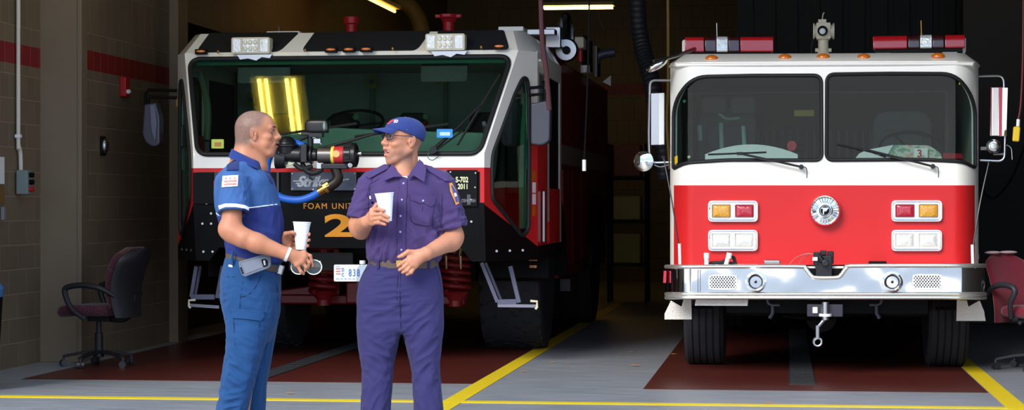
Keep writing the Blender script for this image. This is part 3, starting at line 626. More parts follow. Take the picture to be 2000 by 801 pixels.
# wheels, chassis, body behind
def tyre(par, cx, cy, r, w, rim, name='tyre', lug=None, hub='steel', front=None):
    t = MB(); h = w/2
    prof = [(rim, -h*.8), (r*.86, -h), (r*.95, -h*.97), (r, -h*.82)]
    if lug is None:
        for k in range(5):
            a = -h*.82+k*h*.41*.82; b = a+h*.29*.82*1.0; prof += [(r, a+.001), (r, b), (r-.014, b+.004), (r-.014, b+h*.06)]
    prof += [(r, h*.82), (r*.95, h*.97), (r*.86, h), (rim, h*.8)]
    t.lathe(prof, (cx, cy, r), (1, 0, 0), 56)
    if lug:
        rr = random.Random(7)
        for i in range(lug):
            for j in range(6):
                a = 2*math.pi*(i+(j % 2)*.5+rr.uniform(-.12, .12))/lug; xc = (-.41+j*.165)*w+rr.uniform(-.006, .006)
                pl = []; nn = 7
                for q in range(nn):
                    b = 2*math.pi*q/nn+rr.uniform(-.2, .2); pl.append((max(-.475*w, min(.475*w, xc+.078*w/.55*math.cos(b)*rr.uniform(.9, 1.08))), r*(2*math.pi/lug)*.44*math.sin(b)*rr.uniform(.9, 1.05)))
                def on(u, v, R): aa = a+v/r; return Vector((cx+u, cy+R*math.cos(aa), r+R*math.sin(aa)))
                drop = .03*(abs(xc)/(w/2))**4
                t.loft([[on(u, v, r-.02-drop) for u, v in pl], [on(u*1.0, v, r+.012-drop) for u, v in pl]])
    o = t.build(name, M['tyre'], par)
    t = MB(); t.lathe([(rim+.01, -h*.75), (rim, -h*.5), (rim*.8, -h*.4), (.1, -h*.3), (.1, h*.3), (rim*.8, h*.4), (rim, h*.5), (rim+.01, h*.75)], (cx, cy, r), (1, 0, 0), 32)
    for i in range(10): a = 2*math.pi*i/10; t.cyl((cx-h*.5, cy+.14*math.cos(a), r+.14*math.sin(a)), (cx+h*.5, cy+.14*math.cos(a), r+.14*math.sin(a)), .015, n=6)
    t.build('wheel_rim', M[hub], o); return o
rT = .5
xa = (W(1338, 650, 18.0).x+W(1412, 650, 18.0).x)/2; xb = (W(1815, 650, 18.0).x+W(1889, 650, 18.0).x)/2
for x in (xa, xb): tyre(ENG, x, 18.35, rT, .335, .29)
for x in (xa+.02, xb-.02): tyre(ENG, x, 23.6, rT, .5, .29)
t = MB(); t.bb((xa+.2, 17.45, .48), (xb-.2, 25.5, .75)); t.bb((xa, 18.25, .42), (xb, 18.45, .52)); t.bb((xa, 23.5, .42), (xb, 23.7, .56)); t.cyl((.3, 18.1, .42), (.3, 18.6, .42), .13)
t.tube([(-.3, 17.9, .5), (.2, 17.85, .42), (.8, 17.9, .5)], .02, 8, smooth=4)
for dx in (-.35, .42): t.cyl((.3+dx, 17.8, .5), (.3+dx, 18.1, .38), .05)
t.build('chassis', M['blk'], ENG)
t = MB()
for s, x in ((1, xl), (-1, xr_)):
    for yc in (18.35, 23.6):
        P = [(yc+.62*math.cos(a), .5+.62*math.sin(a)) for a in [math.pi*i/14 for i in range(15)]]
        t.loft([[Vector((x+s*k, y*1.0, z)) for k, (y, z) in ((0, p), (.35, p), (.35, (p[0]+(p[0]-yc)*.06, p[1]+.03)), (0, (p[0]+(p[0]-yc)*.06, p[1]+.03)))] for p in P])
t.each('wheel_arch', M['blk'], ENG)
t = MB(); t.bb((xl+.02, 20.75, .75), (xr_-.02, 22.8, 2.35)); t.bb((xl+.02, 24.4, .6), (xr_-.02, 26.6, 2.35)); t.bb((xl+.02, 22.8, 1.25), (xr_-.02, 24.4, 2.35)); t.build('rear_body', M['red'], ENG, bevel=.02)
t = MB()
for s, x in ((-1, xl+.02), (1, xr_-.02)):
    for y in (20.85, 21.85, 24.5, 25.5): t.bb((x, y, .85), (x+s*.015, y+.9, 2.2))
t.build('locker_shutter', M['steel'], ENG)
# ================================================================ left truck: airport crash tender
SXC = -3.70
STR = thing('airport_crash_tender', (SXC, 22, 0), 'big white, red and black airport foam truck with green tinted windscreen behind the two men', 'fire truck')
S_GL = glass_mat('green_windscreen', (208, 224, 217), 1.0)
def SP(x, y, z): return Vector((SXC+x, y, z))
def inner(z):
    if z >= 1.78: t = (z-1.78)/(2.64-1.78); return 1.235+.215*t, 17.6+.5*t
    if z >= 1.35: return 1.235, 17.6
    return 1.235, 17.6+(1.35-z)*.2
def yfront(z): return inner(z)[1]
def fS(x, z): return SP(x, yfront(z), z)
WS = rpoly([(-1.195, 1.775, .09), (1.195, 1.775, .09), (1.405, 2.612, .11), (-1.405, 2.612, .11)], 8)
OUTL = [(-1.235, .88), (-1.12, .88), (-1.03, .99), (1.03, .99), (1.12, .88), (1.235, .88), (1.235, 1.78), (1.452, 2.665), (-1.452, 2.665), (-1.235, 1.78)]
def mf(c):
    if c.y > 1.66: return 0
    if c.y > 1.625 or (abs(c.x) > 1.2 and c.y > 1.37): return 1
    return 2
mb = MB(); mb.sheet(OUTL, [WS], fS, .03, cx=(-1.2, 1.2), cy=(1.35, 1.37, 1.625, 1.66, 1.78), matfn=mf)
FW = rpoly([(.14, 1.40, .05), (.13, 1.70, .1), (.3, 2.28, .06), (.44, 2.43, .08), (.62, 2.43, .08), (.74, 2.28, .06), (.83, 1.8, 0), (.82, 1.14, .06), (.7, 1.08, .06)], 5)
def facet(sd):
    def f(s, z):
        xi, yi = inner(z); return SP(sd*(xi+(1.59-xi)*s), yi+(18.37-yi)*s, z)
    return f
def mfac(c):
    if c.y < 1.355-.36*c.x: return 2
    if c.y < 1.66 or (c.x > .86 and c.y < 1.98): return 1
    return 0
for sd in (-1, 1):
    mb.sheet([(0, .88), (1, .88), (1, 2.665), (0, 2.665)], [FW], facet(sd), .025, cx=(.86,), cy=(1.35, 1.66, 1.78, 1.98), matfn=mfac, cl=(((0, 1.355), (.36, 1)),))
    x = sd*1.59
    mb.bb(SP(x-sd*.03, 18.37, 1.98), SP(x, 18.5, 2.67), 0); mb.bb(SP(x-sd*.03, 18.5, 2.5), SP(x, 20.35, 2.67), 0); mb.bb(SP(x-sd*.03, 19.15, 1.2), SP(x, 19.3, 2.5), 0)
    mb.bb(SP(x-sd*.03, 20.2, 1.0), SP(x, 20.35, 2.5), 0); mb.bb(SP(x-sd*.03, 18.37, 1.0), SP(x, 19.15, 1.98), 1); mb.bb(SP(x-sd*.03, 19.3, 1.0), SP(x, 20.2, 1.5), 1)
    mb.bb(SP(x-sd*.03, 19.3, 1.5), SP(x-sd*.01, 20.2, 2.5), 2); mb.bb(SP(x-sd*.03, 18.4, .88), SP(x, 20.35, 1.0), 2)
# chamfered roof
lo = [(-1.59, 18.37), (-1.452, 18.115), (1.452, 18.115), (1.59, 18.37), (1.59, 20.35), (-1.59, 20.35)]
up = [(-1.47, 18.5), (-1.38, 18.36), (1.38, 18.36), (1.47, 18.5), (1.47, 20.25), (-1.47, 20.25)]
mb.loft([[SP(x, y, 2.66) for x, y in lo], [SP(x, y, 2.85) for x, y in up]])
# diagonal wedge under the facets done by the black skirt; inner floor
mb.bb(SP(-1.5, 18.4, 1.02), SP(1.5, 20.3, 1.06), 2)
SW, SR = M['white'], M['red']
scab = mb.build('cab', [SW, SR, M['blk']], STR)
g = MB(); g.sheet(WS, [], lambda x, z: SP(x, yfront(z)+.012, z), .006); g.build('windscreen', S_GL, STR)
g = MB(); g.tube([SP(x, yfront(z)-.008, z) for x, z in WS], .02, 8, closed=True); g.build('windscreen_seal', M['rub'], STR)
g = MB(); g.sheet([(-1.34, 2.555), (1.34, 2.555), (1.36, 2.595), (-1.36, 2.595)], [], lambda x, z: SP(x, yfront(z)+.02, z), .004); g.build('tint_band', mat('green_tint_band', (52, 116, 92), .4), STR)
for sd in (-1, 1):
    f = facet(sd); g = MB(); g.sheet(FW, [], lambda s, z: f(s, z)+Vector((-sd*.006, .01, 0)), .006); g.build('quarter_window', S_GL, STR)
    g = MB(); g.tube([f(s, z)+Vector((sd*.004, -.008, 0)) for s, z in FW], .018, 8, closed=True); g.build('window_seal', M['rub'], STR)
    g = MB(); g.tube([f(.76, z)+Vector((-sd*.03, .05, 0)) for z in (1.15, 1.6, 2.0, 2.3)], .035, 6); g.build('inner_post', M['grn'], STR)
    x = sd*1.6; g = MB(); g.prism([SP(x, y, z) for y, z in rrect(18.58, 1.98, 19.08, 2.44, .06)], (sd*.012, 0, 0)); g.build('door_window', M['plast'], STR)
    g = MB(); g.bb(SP(x, 18.75, 2.02), SP(x+sd*.02, 18.79, 2.42)); g.build('window_bar', M['whitep'], STR)
    g = MB(); g.tube([SP(x, 18.45, 2.6), SP(x, 18.9, 2.55), SP(x, 19.1, 2.5)], .012, 6); g.build('drip_rail', M['white'], STR)
    for zz, m in ((1.6, 'amber'), (1.5, 'whitep'), (1.4, 'whitep'), (1.3, 'amber')):
        g = MB(); g.prism([f(s, z)+Vector((0, -.004, 0)) for s, z in ((.9, zz-.045), (.97, zz-.045), (.97, zz+.045), (.9, zz+.045))], (0, -.004, 0)); g.build('reflector', M[m], STR)
    g = MB()
    for s, z in ((.2, .965), (.45, .965), (.7, .965)): c = f(s, z); g.cyl(c, c+Vector((sd*.006, -.014, 0)), .011, n=8)
    g.build('rivet', M['steel'], STR)
    g = MB(); g.box(SP(sd*1.61, 18.7, 1.25), (.03, .12, .45)); g.build('grab_handle', M['steel'], STR, bevel=.01)
# black brow panels
def brow(x0a, x1a, x0b, x1b):
    g = MB(); z0, z1 = 2.675, 2.858
    def pt(x, z): t = (z-2.66)/.19; return SP(x, 18.115+.245*t-.012, z)
    g.sheet(rpoly([(x0a, z0, .05), (x1a, z0, .05), (x1b, z1, .02), (x0b, z1, .02)]), [], pt, .035)
    g.build('brow_panel', mat('matt_black', (30, 30, 34), .55, bump=.2, bscale=8), STR, bevel=.008)
brow(-1.36, -.62, -1.30, -.5); brow(-.43, .58, -.36, .66); brow(.78, 1.38, .72, 1.3)
# cab inside
mb = MB(); mb.prism([SP(x, 18.0, z) for x, z in rpoly([(-.85, 1.55, 0), (1.22, 1.55, 0), (1.26, 1.96, .08), (.3, 1.99, .1), (-.3, 2.02, .2), (-.8, 1.9, .15)], 6)], (0, .4, 0)); mb.build('dashboard', mat('green_grey_dash', (150, 176, 164), .7), STR, bevel=.03)
mb = MB(); mb.bb(SP(-1.5, 20.1, 1.0), SP(1.5, 20.18, 2.62)); mb.bb(SP(-1.45, 18.45, 2.6), SP(1.45, 20.1, 2.62)); mb.box(SP(.0, 19.2, 1.3), (.5, .9, .5))
for x in (-.9, -.2, .5, 1.2): mb.bb(SP(x, 20.04, 1.2), SP(x+.04, 20.1, 2.55), 1)
mb.build('cab_interior', [mat('striker_interior', (176, 188, 184), .8), mat('trim_post', (120, 140, 130), .6)], STR)
for x0, x1, z0, z1 in ((-.98, -.52, 2.4, 2.58), (.62, 1.02, 2.4, 2.58)):
    g = MB(); g.prism([SP(a, 18.12+(2.58-b)*-.2, b) for a, b in rrect(x0, z0, x1, z1, .03)], (0, .02, 0)); g.build('sun_visor', M['plast'], STR)
for x in (-.95, -.35, .3, .95):
    g = MB(); g.prism([SP(x+a, 19.5, b) for a, b in rrect(-.22, 1.2, .22, 2.05, .1)], (0, .12, 0)); g.prism([SP(x+a, 19.5, b) for a, b in rrect(-.12, 2.0, .12, 2.2, .05)], (0, .1, 0)); g.box(SP(x, 19.3, 1.2), (.44, .5, .14)); s_ = g.build('crew_seat', mat('dark_seat', (48, 54, 54), .8), STR, bevel=.03)
    g = MB(); g.tube([SP(x+.14, 19.44, 2.12), SP(x+.1, 19.42, 1.7), SP(x+.05, 19.42, 1.4)], .025, 6); g.build('seat_belt', M['redm'], s_)
    g = MB(); g.ell(SP(x+.14, 19.42, 2.16), (.03, .02, .03)); g.build('belt_guide', mat('pale_green', (150, 210, 160), .4), s_)
for px, py in ((490, 195), (726, 160), (859, 152), (985, 150)):
    g = MB(); c = W(px, py, 19.9); g.prism([c+Vector((a, 0, b)) for a, b in rpoly([(-.05, -.06, .02), (.05, -.06, .02), (.05, .03, .03), (.025, .07, .02), (-.025, .07, .02), (-.05, .03, .03)])], (0, .02, 0)); b_ = g.build('badge', mat('olive_badge', (160, 156, 50), .6), STR)
    g = MB(); g.box(c+Vector((0, -.005, 0)), (.045, .012, .045)); g.build('badge_centre', mat('badge_blue', (60, 110, 150), .6), b_)
wheel(692, 240, 18.35, .25, 28, M['blk'], STR)
def gsticker(x0, y0, x1, y1, m, m2, Y=17.7):
    g = MB(); g.prism([W(a, b, Y) for a, b in rrect(x0, y0, x1, y1, 2)], (0, .003, 0)); o = g.build('window_sticker', m, STR)
    g = MB(); g.prism([W(a, b, Y-.003) for a, b in ((x0+6, y0+6), (x1-5, y0+6), (x1-5, y1-4), (x0+6, y1-4))], (0, .002, 0)); g.build('sticker_print', m2, o)
gsticker(413, 272, 437, 290, mat('lime_sticker', (196, 214, 90), .5), mat('orange_print', (200, 130, 60), .5), 17.6)
gsticker(853, 252, 884, 269, mat('blue_sticker', (40, 140, 220), .5), mat('pale_print', (190, 225, 220), .5), 17.6)
g = MB(); g.tube([SP(-1.2+.0, 17.9, 1.9), SP(-1.22, 18.0, 2.2), SP(-1.34, 18.2, 2.5)], .03, 8, smooth=5); g.build('inner_post', mat('post_grey', (110, 116, 96), .5), STR)
# floodlights
def flood(px, py):
    c = W(px, py, 18.05); g = MB(); w, h = .17, .072
    g.prism([c+Vector((a, .0, b)) for a, b in rrect(-w, -h, w, h, .02)], (0, .12, 0)); o = g.build('flood_lamp', M['cream'], STR, bevel=.006)
    for x0, x1 in ((-.155, -.085), (-.065, .065), (.085, .155)):
        g = MB(); g.prism([c+Vector((a, -.006, b)) for a, b in rrect(x0, -.058, x1, .058, .01)], (0, .02, 0)); g.build('lamp_lens', M['clear'], o, bevel=.003)
    for i in range(3):
        for j in range(2): g = MB(); g.ell(c+Vector((-.043+i*.043, -.01, -.027+j*.054)), (.018, .012, .022)); g.build('lamp_cell', mat('warm_lens', (250, 244, 220), .1, coat=1), o)
    g = MB(); g.prism([c+Vector(q) for q in ((-.12, -.0, -.078), (.19, 0, -.078), (.17, 0, -.11), (.1, 0, -.1), (.05, 0, -.13), (-.02, 0, -.11), (-.09, 0, -.12))], (0, .05, 0)); g.build('lamp_bracket', M['steel'], o)
flood(489, 89); flood(869, 82)
for px, py in ((392, 101), (646, 97.5), (681, 97), (715, 96.5), (975, 91)):
    c = W(px, py, 18.05); g = MB(); g.box(c+Vector((0, .02, 0)), (.105, .05, .045)); o = g.build('marker_lamp', M['blk'], STR, bevel=.006); g = MB(); g.ell(c+Vector((0, -.006, .003)), (.04, .012, .012)); g.build('marker_lens', mat('bright_amber', (240, 120, 40), .2, coat=1), o)
for px, py in ((426, 101), (596, 98), (767, 95), (940, 92)): g = MB(); g.ell(W(px, py, 18.06), (.012, .012, .016)); g.build('washer_jet', M['brass'], STR)
# red roof caps, warning strip
for px, y0, y1, flare in ((686, 33, 66, 0), (876, 28, 66, 1)):
    c = W(px, y1, 19.6); h = W(px, y0, 19.6).z-c.z; g = MB()
    g.lathe([(.05, -.02), (.052, h*.55), (.07, h*.6), (.07, h)] if not flare else [(.05, -.02), (.052, h*.6), (.07, h*.68), (.06, h*.75), (.085, h*.8), (.09, h)], c, (0, 0, 1), 20)
    if flare: g.box(c+Vector((0, 0, h*.9)), (.24, .08, .03)); g.box(c+Vector((0, 0, h*.9)), (.08, .24, .03))
    g.build('roof_valve', M['redm'], STR, bevel=.004)
for px, w in ((555, .3), (999, .22)):
    g = MB(); g.box(W(px, 66 if px < 600 else 57, 18.7), (w, .1, .04)); g.build('strobe_lamp', M['whitep'], STR, bevel=.008)
g = MB(); g.tube([W(970, 62, 19), W(1030, 60, 19)], .02, 8); g.build('roof_rail', M['steel'], STR)
g = MB(); g.cyl(W(545, 70, 18.7), W(545, 52, 18.7), .007, n=6); g.build('aerial', M['steel'], STR)
# wipers
def swiper(piv, tip, b0, b1, Yp=17.55):
    def Q(p): z = W(p[0], p[1], 17.7).z; return W(p[0], p[1], yfront(z)-.045)
    g = MB(); g.cyl(W(*piv, 17.62), W(*piv, 17.52), .03, n=14); g.tube([Q(piv), Q(((piv[0]+tip[0])/2+2, (piv[1]+tip[1])/2)), Q(tip)], lambda t: .017-.007*t, 8); o = g.build('wiper', M['plast'], STR)
    g = MB(); g.tube([Q(piv)+Vector((.03, 0, 0)), Q(((piv[0]+tip[0])/2+12, (piv[1]+tip[1])/2+6))], .009, 6); g.build('wiper_link', M['plast'], o)
    g = MB(); g.tube([Q(b0)+Vector((0, .015, 0)), Q(b1)+Vector((0, .015, 0))], .011, 6); g.build('wiper_blade', M['rub'], o)
swiper((846, 293), (938, 206), (893, 283), (976, 146)); swiper((520, 300), (640, 250), (550, 262), (697, 241)); swiper((608, 296), (730, 262), (692, 267), (875, 242))
g = MB(); g.tube([W(838, 296, 17.5), W(836, 308, 17.5), W(845, 313, 17.5), W(857, 305, 17.5)], .0035, 6, smooth=5); g.build('washer_hose', mat('green_tube', (40, 90, 70), .4), STR)
# front panels and lettering
Yp = 17.575
def plate(x0, y0, x1, y1, m, name, Y=Yp, r=2, t=.02, bev=.002):
    g = MB(); g.prism([W(a, b, Y) for a, b in rrect(x0, y0, x1, y1, r)], (0, t, 0)); return g.build(name, m, STR, bevel=bev)
plate(568, 336, 696, 372, mat('slate_plate', (92, 98, 112), .35, .5), 'name_plate')
plate(874, 332, 932, 403, M['blk'], 'number_panel'); plate(820, 332, 872, 350, mat('slate_panel', (100, 104, 116), .4, .4), 'side_panel'); plate(540, 336, 545, 398, M['purplebox'], 'side_panel')
plate(377, 337, 417, 398, M['blk'], 'latch_panel'); plate(418, 337, 440, 372, M['purplebox'], 'side_panel'); plate(417, 352, 421, 368, M['red'], 'red_tab', Yp-.01)
plate(545, 375, 700, 393, M['blk'], 'lower_panel', Yp+.01)
def onf(px, py, Y): o = W(px, py, Y); return lambda x, y, d: Vector((o.x+x, Y-d, o.z+y))
lettering('lettering', 'Striker', STR, M['silver'], onf(580, 364, Yp-.001), .088, bold=.035, shear=.35, sx=1.02, space=.92)
g = MB(); 
for x0, x1, y in ((572, 585, 353.5), (577, 588, 358)): g.prism([W(a, b, Yp-.003) for a, b in ((x0+1, y-1), (x1+1, y-1), (x1, y+1), (x0, y+1))], (0, .003, 0))
g.build('speed_line', M['silver'], STR)
g = MB()
for x0, x1, y in ((660, 663, 351), (664.5, 668.5, 351.4), (669.5, 672.5, 351.4), (674, 681, 350.4)): g.prism([W(a, b, Yp-.001) for a, b in ((x0+1, y-1.2), (x1+1, y-1.2), (x1, y+1.2), (x0, y+1.2))], (0, -.003, 0))
g.build('faded_marks', M['silver'], STR)
for a, b in ((571, 339), (693, 339), (571, 369), (693, 369), (612, 370), (650, 370), (880, 336), (929, 338), (928, 366), (920, 390)):
    g = MB(); c = W(a, b, Yp); g.cyl(c, c+Vector((0, -.008, 0)), .007, n=8); g.build('panel_screw', M['steel'], STR)
def onslope(px, py):
    c = W(px, py, 17.6)
    return lambda x, y, d: Vector((c.x+x, yfront(c.z+y)-.001-d, c.z+y))
lettering('lettering', 'FOAM UNIT', STR, M['orange'], onslope(593, 408), .05, bold=0, space=1.2, sx=1.0, word=1.1)
lettering('fleet_number', '2', STR, M['orange'], onslope(632, 461), .185, bold=.03, sx=1.95)
lettering('lettering', 'S-702', STR, M['lgrn'], onf(890, 356, Yp-.001), .046, bold=.03, sx=.74)
lettering('lettering', '2011', STR, M['lgrn'], onf(894, 369, Yp-.001), .044, bold=.03, sx=.74)
SIL = mat('dull_silver', (120, 118, 124), .4, .3); lettering('maker_badge', 'OSHKOSH', STR, SIL, onf(901, 395, Yp-.001), .028, bold=.02, sx=.68)
g = MB(); g.prism([W(a, b, Yp-.001) for a, b in ((912, 380), (919, 380), (919, 400), (912, 400))], (0, .003, 0)); g.build('badge_bar', mat('badge_grey', (70, 70, 80), .4), STR)
for a, b in ((380, 342), (391, 341), (381, 377), (392, 377), (404, 397), (412, 417), (380, 437), (394, 437), (411, 437), (376, 492), (393, 492), (411, 492), (535, 425), (547, 440), (920, 433), (411, 378)):
    g = MB(); c = W(a, b, 17.6); c.y = yfront(c.z) if a > 385 else 17.75; g.cyl(c+Vector((0, .03, 0)), c+Vector((0, -.012, 0)), .01, n=8); g.build('panel_bolt', M['steel'], STR)
# licence plate
g = MB(); g.prism([W(a, b, 17.7) for a, b in rrect(652, 517, 722, 550, 3)], (0, .012, 0)); lp = g.build('licence_plate', M['whitep'], STR, bevel=.002)
BLT = mat('blue_print', (70, 130, 190), .5); lettering('plate_number', '838', lp, BLT, onf(681, 539.5, 17.699), .062, bold=.012, sx=.62, space=1.35)
lettering('plate_letters', 'D', lp, BLT, onf(667.5, 530, 17.699), .03, bold=.02, sx=.7); lettering('plate_letters', 'C', lp, BLT, onf(667.5, 540, 17.699), .03, bold=.02, sx=.7)
g = MB()
for i in range(3): g.prism([W(a, b, 17.699) for a, b in ((656, 524+i*5), (665, 524+i*5), (665, 526+i*5), (656, 526+i*5))], (0, -.002, 0))
g.build('plate_stripe', mat('pink_print', (220, 120, 110), .5), lp)
FB_ = mat('faint_blue_print', (170, 190, 222), .5)
g = MB()
for x0, x1 in ((656, 663), (665, 670), (672, 678), (680, 686), (688, 694)): g.prism([W(a, b, 17.699) for a, b in ((x0, 543.6), (x1, 543.6), (x1, 546), (x0, 546))], (0, -.001, 0))
g.prism([W(a, b, 17.699) for a, b in ((656, 520), (664, 520), (664, 521.8), (656, 521.8))], (0, -.001, 0)); g.build('faded_print', FB_, lp)
# underbody with red coil springs and axle
mb = MB(); mb.bb(SP(-.45, 17.75, .8), SP(.1, 17.8, .95)); mb.bb(SP(-.62, 19.4, .66), SP(.9, 26, .95)); mb.bb(SP(-1.5, 18.45, 1.0), SP(1.5, 19.2, 1.08)); mb.bb(SP(-.85, 19.2, .9), SP(.85, 26, 1.05)); mb.build('chassis', M['blk'], STR)
for px in (632, 890):
    c = W(px, 520, 18.9); g = MB(); pts = [c+Vector((.115*math.cos(a), .115*math.sin(a), .13-.0100*a)) for a in [k*.4 for k in range(90)]]
    g.tube(pts, .026, 8); g.build('coil_spring', M['dred'], STR)
    g = MB(); g.cyl((c.x, c.y, .45), (c.x, c.y, 1.0), .06, n=16); g.lathe([(.13, 0), (.15, .03), (.11, .1)], (c.x, c.y, .95), (0, 0, 1), 20); g.lathe([(.05, -.04), (.06, .0), (.12, .08), (.05, .12)], (c.x, c.y, .5), (0, 0, 1), 16); g.build('damper', M['dred'], STR)
g = MB(); g.bb(SP(-.85, 19.1, .45), SP(.85, 19.25, .54)); g.bb(SP(-.22, 19.0, .46), SP(.22, 19.2, .66)); 
for s in (-1, 1): g.hexa([SP(s*a, 19.12+b, c) for a, b, c in ((.3, 0, .45), (.86, 0, .5), (.86, .15, .5), (.3, .15, .45), (.3, 0, .66), (.86, 0, .58), (.86, .15, .58), (.3, .15, .66))])
g.build('suspension_arm', M['dred'], STR, bevel=.02)
for px in (871, 899): g = MB(); g.tube([W(px+2, 488, 17.95), W(px, 500, 17.9), W(px+1, 525, 17.95)], lambda t: .022*(1-.6*t), 8); g.build('tie_hook', M['steel'], STR)
for s in (-1, 1): tyre(STR, SXC+s*1.195, 20.15, .66, .58, .36, name='tyre', lug=26, hub='dred')
for s in (-1, 1): tyre(STR, SXC+s*1.245, 24.6, .66, .60, .36, name='tyre', lug=None, hub='dred')
g = MB()
for s in (-1, 1):
    for yc in (20.15, 24.6):
        P = [(yc+.78*math.cos(a), .66+.78*math.sin(a)) for a in [math.pi*i/14 for i in range(15)]]
        g.loft([[SP(s*1.58, y, z) if k == 0 else SP(s*1.0, y, z) if k == 1 else SP(s*1.0, y+(y-yc)*.05, z+.03) if k == 2 else SP(s*1.58, y+(y-yc)*.05, z+.03) for k in range(4)] for y, z in P])
g.each('wheel_arch', M['blk'], STR)
# folding steps in front of the tyres
for s in (1, -1):
    if s > 0: A = [(941, 513), (972, 590), (1014, 591), (997, 520)]; q0, q1 = (972, 597), (1050, 598)
    else: A = [(384, 520), (374, 580), (425, 582), (436, 520)]; q0, q1 = (368, 596), (428, 600)
    Y = 18.15; g = MB()
    g.tube([W(*A[0], Y), W(*A[1], Y)], .022, 4); g.tube([W(A[0][0]+8, A[0][1], Y+.15), W(A[1][0]+8, A[1][1]-2, Y+.15)], .015, 4)
    g.tube([W(*A[3], Y), W(*A[2], Y)], .025, 4); g.tube([W(A[1][0], A[1][1], Y), W(A[2][0]-5, A[2][1]-2, Y)], .03, 4); st = g.build('step_frame', M['dsteel'], STR)
    g = MB(); g.hexa([W(q0[0], q0[1]+3, Y-.02), W(q1[0], q1[1]+3, Y-.02), W(q1[0], q1[1]+3, Y+.22), W(q0[0], q0[1]+3, Y+.22), W(q0[0], q0[1]-3, Y-.02), W(q1[0], q1[1]-3, Y-.02), W(q1[0], q1[1]-3, Y+.22), W(q0[0], q0[1]-3, Y+.22)]); g.build('step_tread', mat('tread_grey', (128, 128, 140), .45, .4), st)
    e = q1 if s > 0 else q0; g = MB(); g.tube([W(e[0]-14*s, e[1]-10, Y-.03), W(e[0]-1*s, e[1]-9, Y-.03), W(e[0]-1*s, e[1]+2, Y-.03), W(e[0]-4*s, e[1]+6, Y-.03)], .011, 6); g.build('step_hook', M['cream'], st)
g = MB(); c = SP(1.55, 18.4, 0)
for z in (.93, .88, .82): g.box(c+Vector((0, 0, z)), (.07-.01*(z < .85), .05, .022))
g.each('side_marker', mat('dull_amber', (150, 84, 30), .4), STR)
# mirrors: big dark drop shaped heads
def smirror(P, arm, name='mirror_head', Y=18.1, m=None):
    g = MB(); g.prism([W(a, b, Y) for a, b in rpoly(P)], (0, .14, 0)); o = g.build(name, m or mat('mirror_shell', (58, 58, 72), .4, coat=.3), STR, bevel=.03, seg=3)
    g = MB()
    for a in arm: g.tube([W(x, y, Y+.08) for x, y in a], .014, 8)
    g.each('mirror_arm', M['blk'], o); return o
smirror([(1036, 202, 4), (1068, 196, 4), (1075, 215, 4), (1074, 276, 8), (1058, 285, 8), (1036, 282, 6)], [[(1033, 172), (1058, 170), (1063, 176), (1063, 200)], [(1033, 186), (1058, 184), (1060, 200)]])
c = W(1048, 240, 18.09); 
o = smirror([(281, 204, 4), (304, 200, 4), (312, 230, 4), (312, 282, 6), (300, 288, 6), (284, 280, 8), (277, 262, 6)], [[(345, 177), (290, 176), (285, 182), (284, 206)], [(345, 191), (292, 189), (290, 205)]])
g = MB(); g.prism([W(a, b, 18.08) for a, b in rpoly([(293, 206, 3), (302, 204, 3), (306, 240, 5), (303, 276, 2), (296, 255, 5)])], (0, .02, 0)); g.build('mirror_painted_sheen', mat('mirror_sheen_colour', (104, 104, 124), .25, .4), o)  # highlight on the mirror shell, put in as a paler sheet
g = MB(); g.prism([W(a, b, 18.2) for a, b in rrect(352, 245, 371, 288, 4)], (0, .08, 0)); g.build('door_mirror', M['plast'], STR, bevel=.01)
g = MB(); g.prism([W(a, b, 17.75) for a, b in rpoly([(941, 238, 3), (948, 236, 3), (956, 262, 3), (951, 280, 3), (944, 272, 3)])], (0, .08, 0)); g.tube([W(950, 262, 17.8), W(963, 258, 17.85), W(964, 270, 17.95)], .012, 6); g.build('down_mirror', M['plast'], STR, bevel=.008)
for s, x in ((1, 346), (1, 351)): pass
g = MB(); g.prism([W(a, b, 18.3) for a, b in ((344, 190), (349, 190), (349, 208), (344, 208))], (0, .05, 0)); g.build('flag_sticker', mat('ochre_sticker', (180, 120, 50), .5), STR)
# body behind the cab
mb = MB(); mb.bb(SP(-1.52, 20.4, 1.1), SP(1.52, 26.6, 2.78), 0); mb.bb(SP(-1.5, 21.0, .62), SP(1.5, 23.7, 1.1), 0); mb.bb(SP(-.85, 20.4, .62), SP(.85, 21, 1.1), 0); mb.bb(SP(-1.5, 25.5, .7), SP(1.5, 26.6, 1.1), 0)
mb.bb(SP(-1.535, 20.4, 1.75), SP(1.535, 26.6, 1.95), 1)
mb.build('body', [M['dred'], mat('stripe_grey', (140, 130, 120), .4)], STR, bevel=.02)
for s in (-1, 1):
    for y in (21.0, 21.95, 22.9): g = MB(); g.bb(SP(s*1.52, y, .75), SP(s*1.545, y+.88, 1.7)); g.build('locker_door', M['dred'], STR, bevel=.01)
    g = MB(); g.bb(SP(s*1.5, 21.1, .5), SP(s*1.6, 21.9, .62)); g.build('side_step', M['purplebox'], STR)
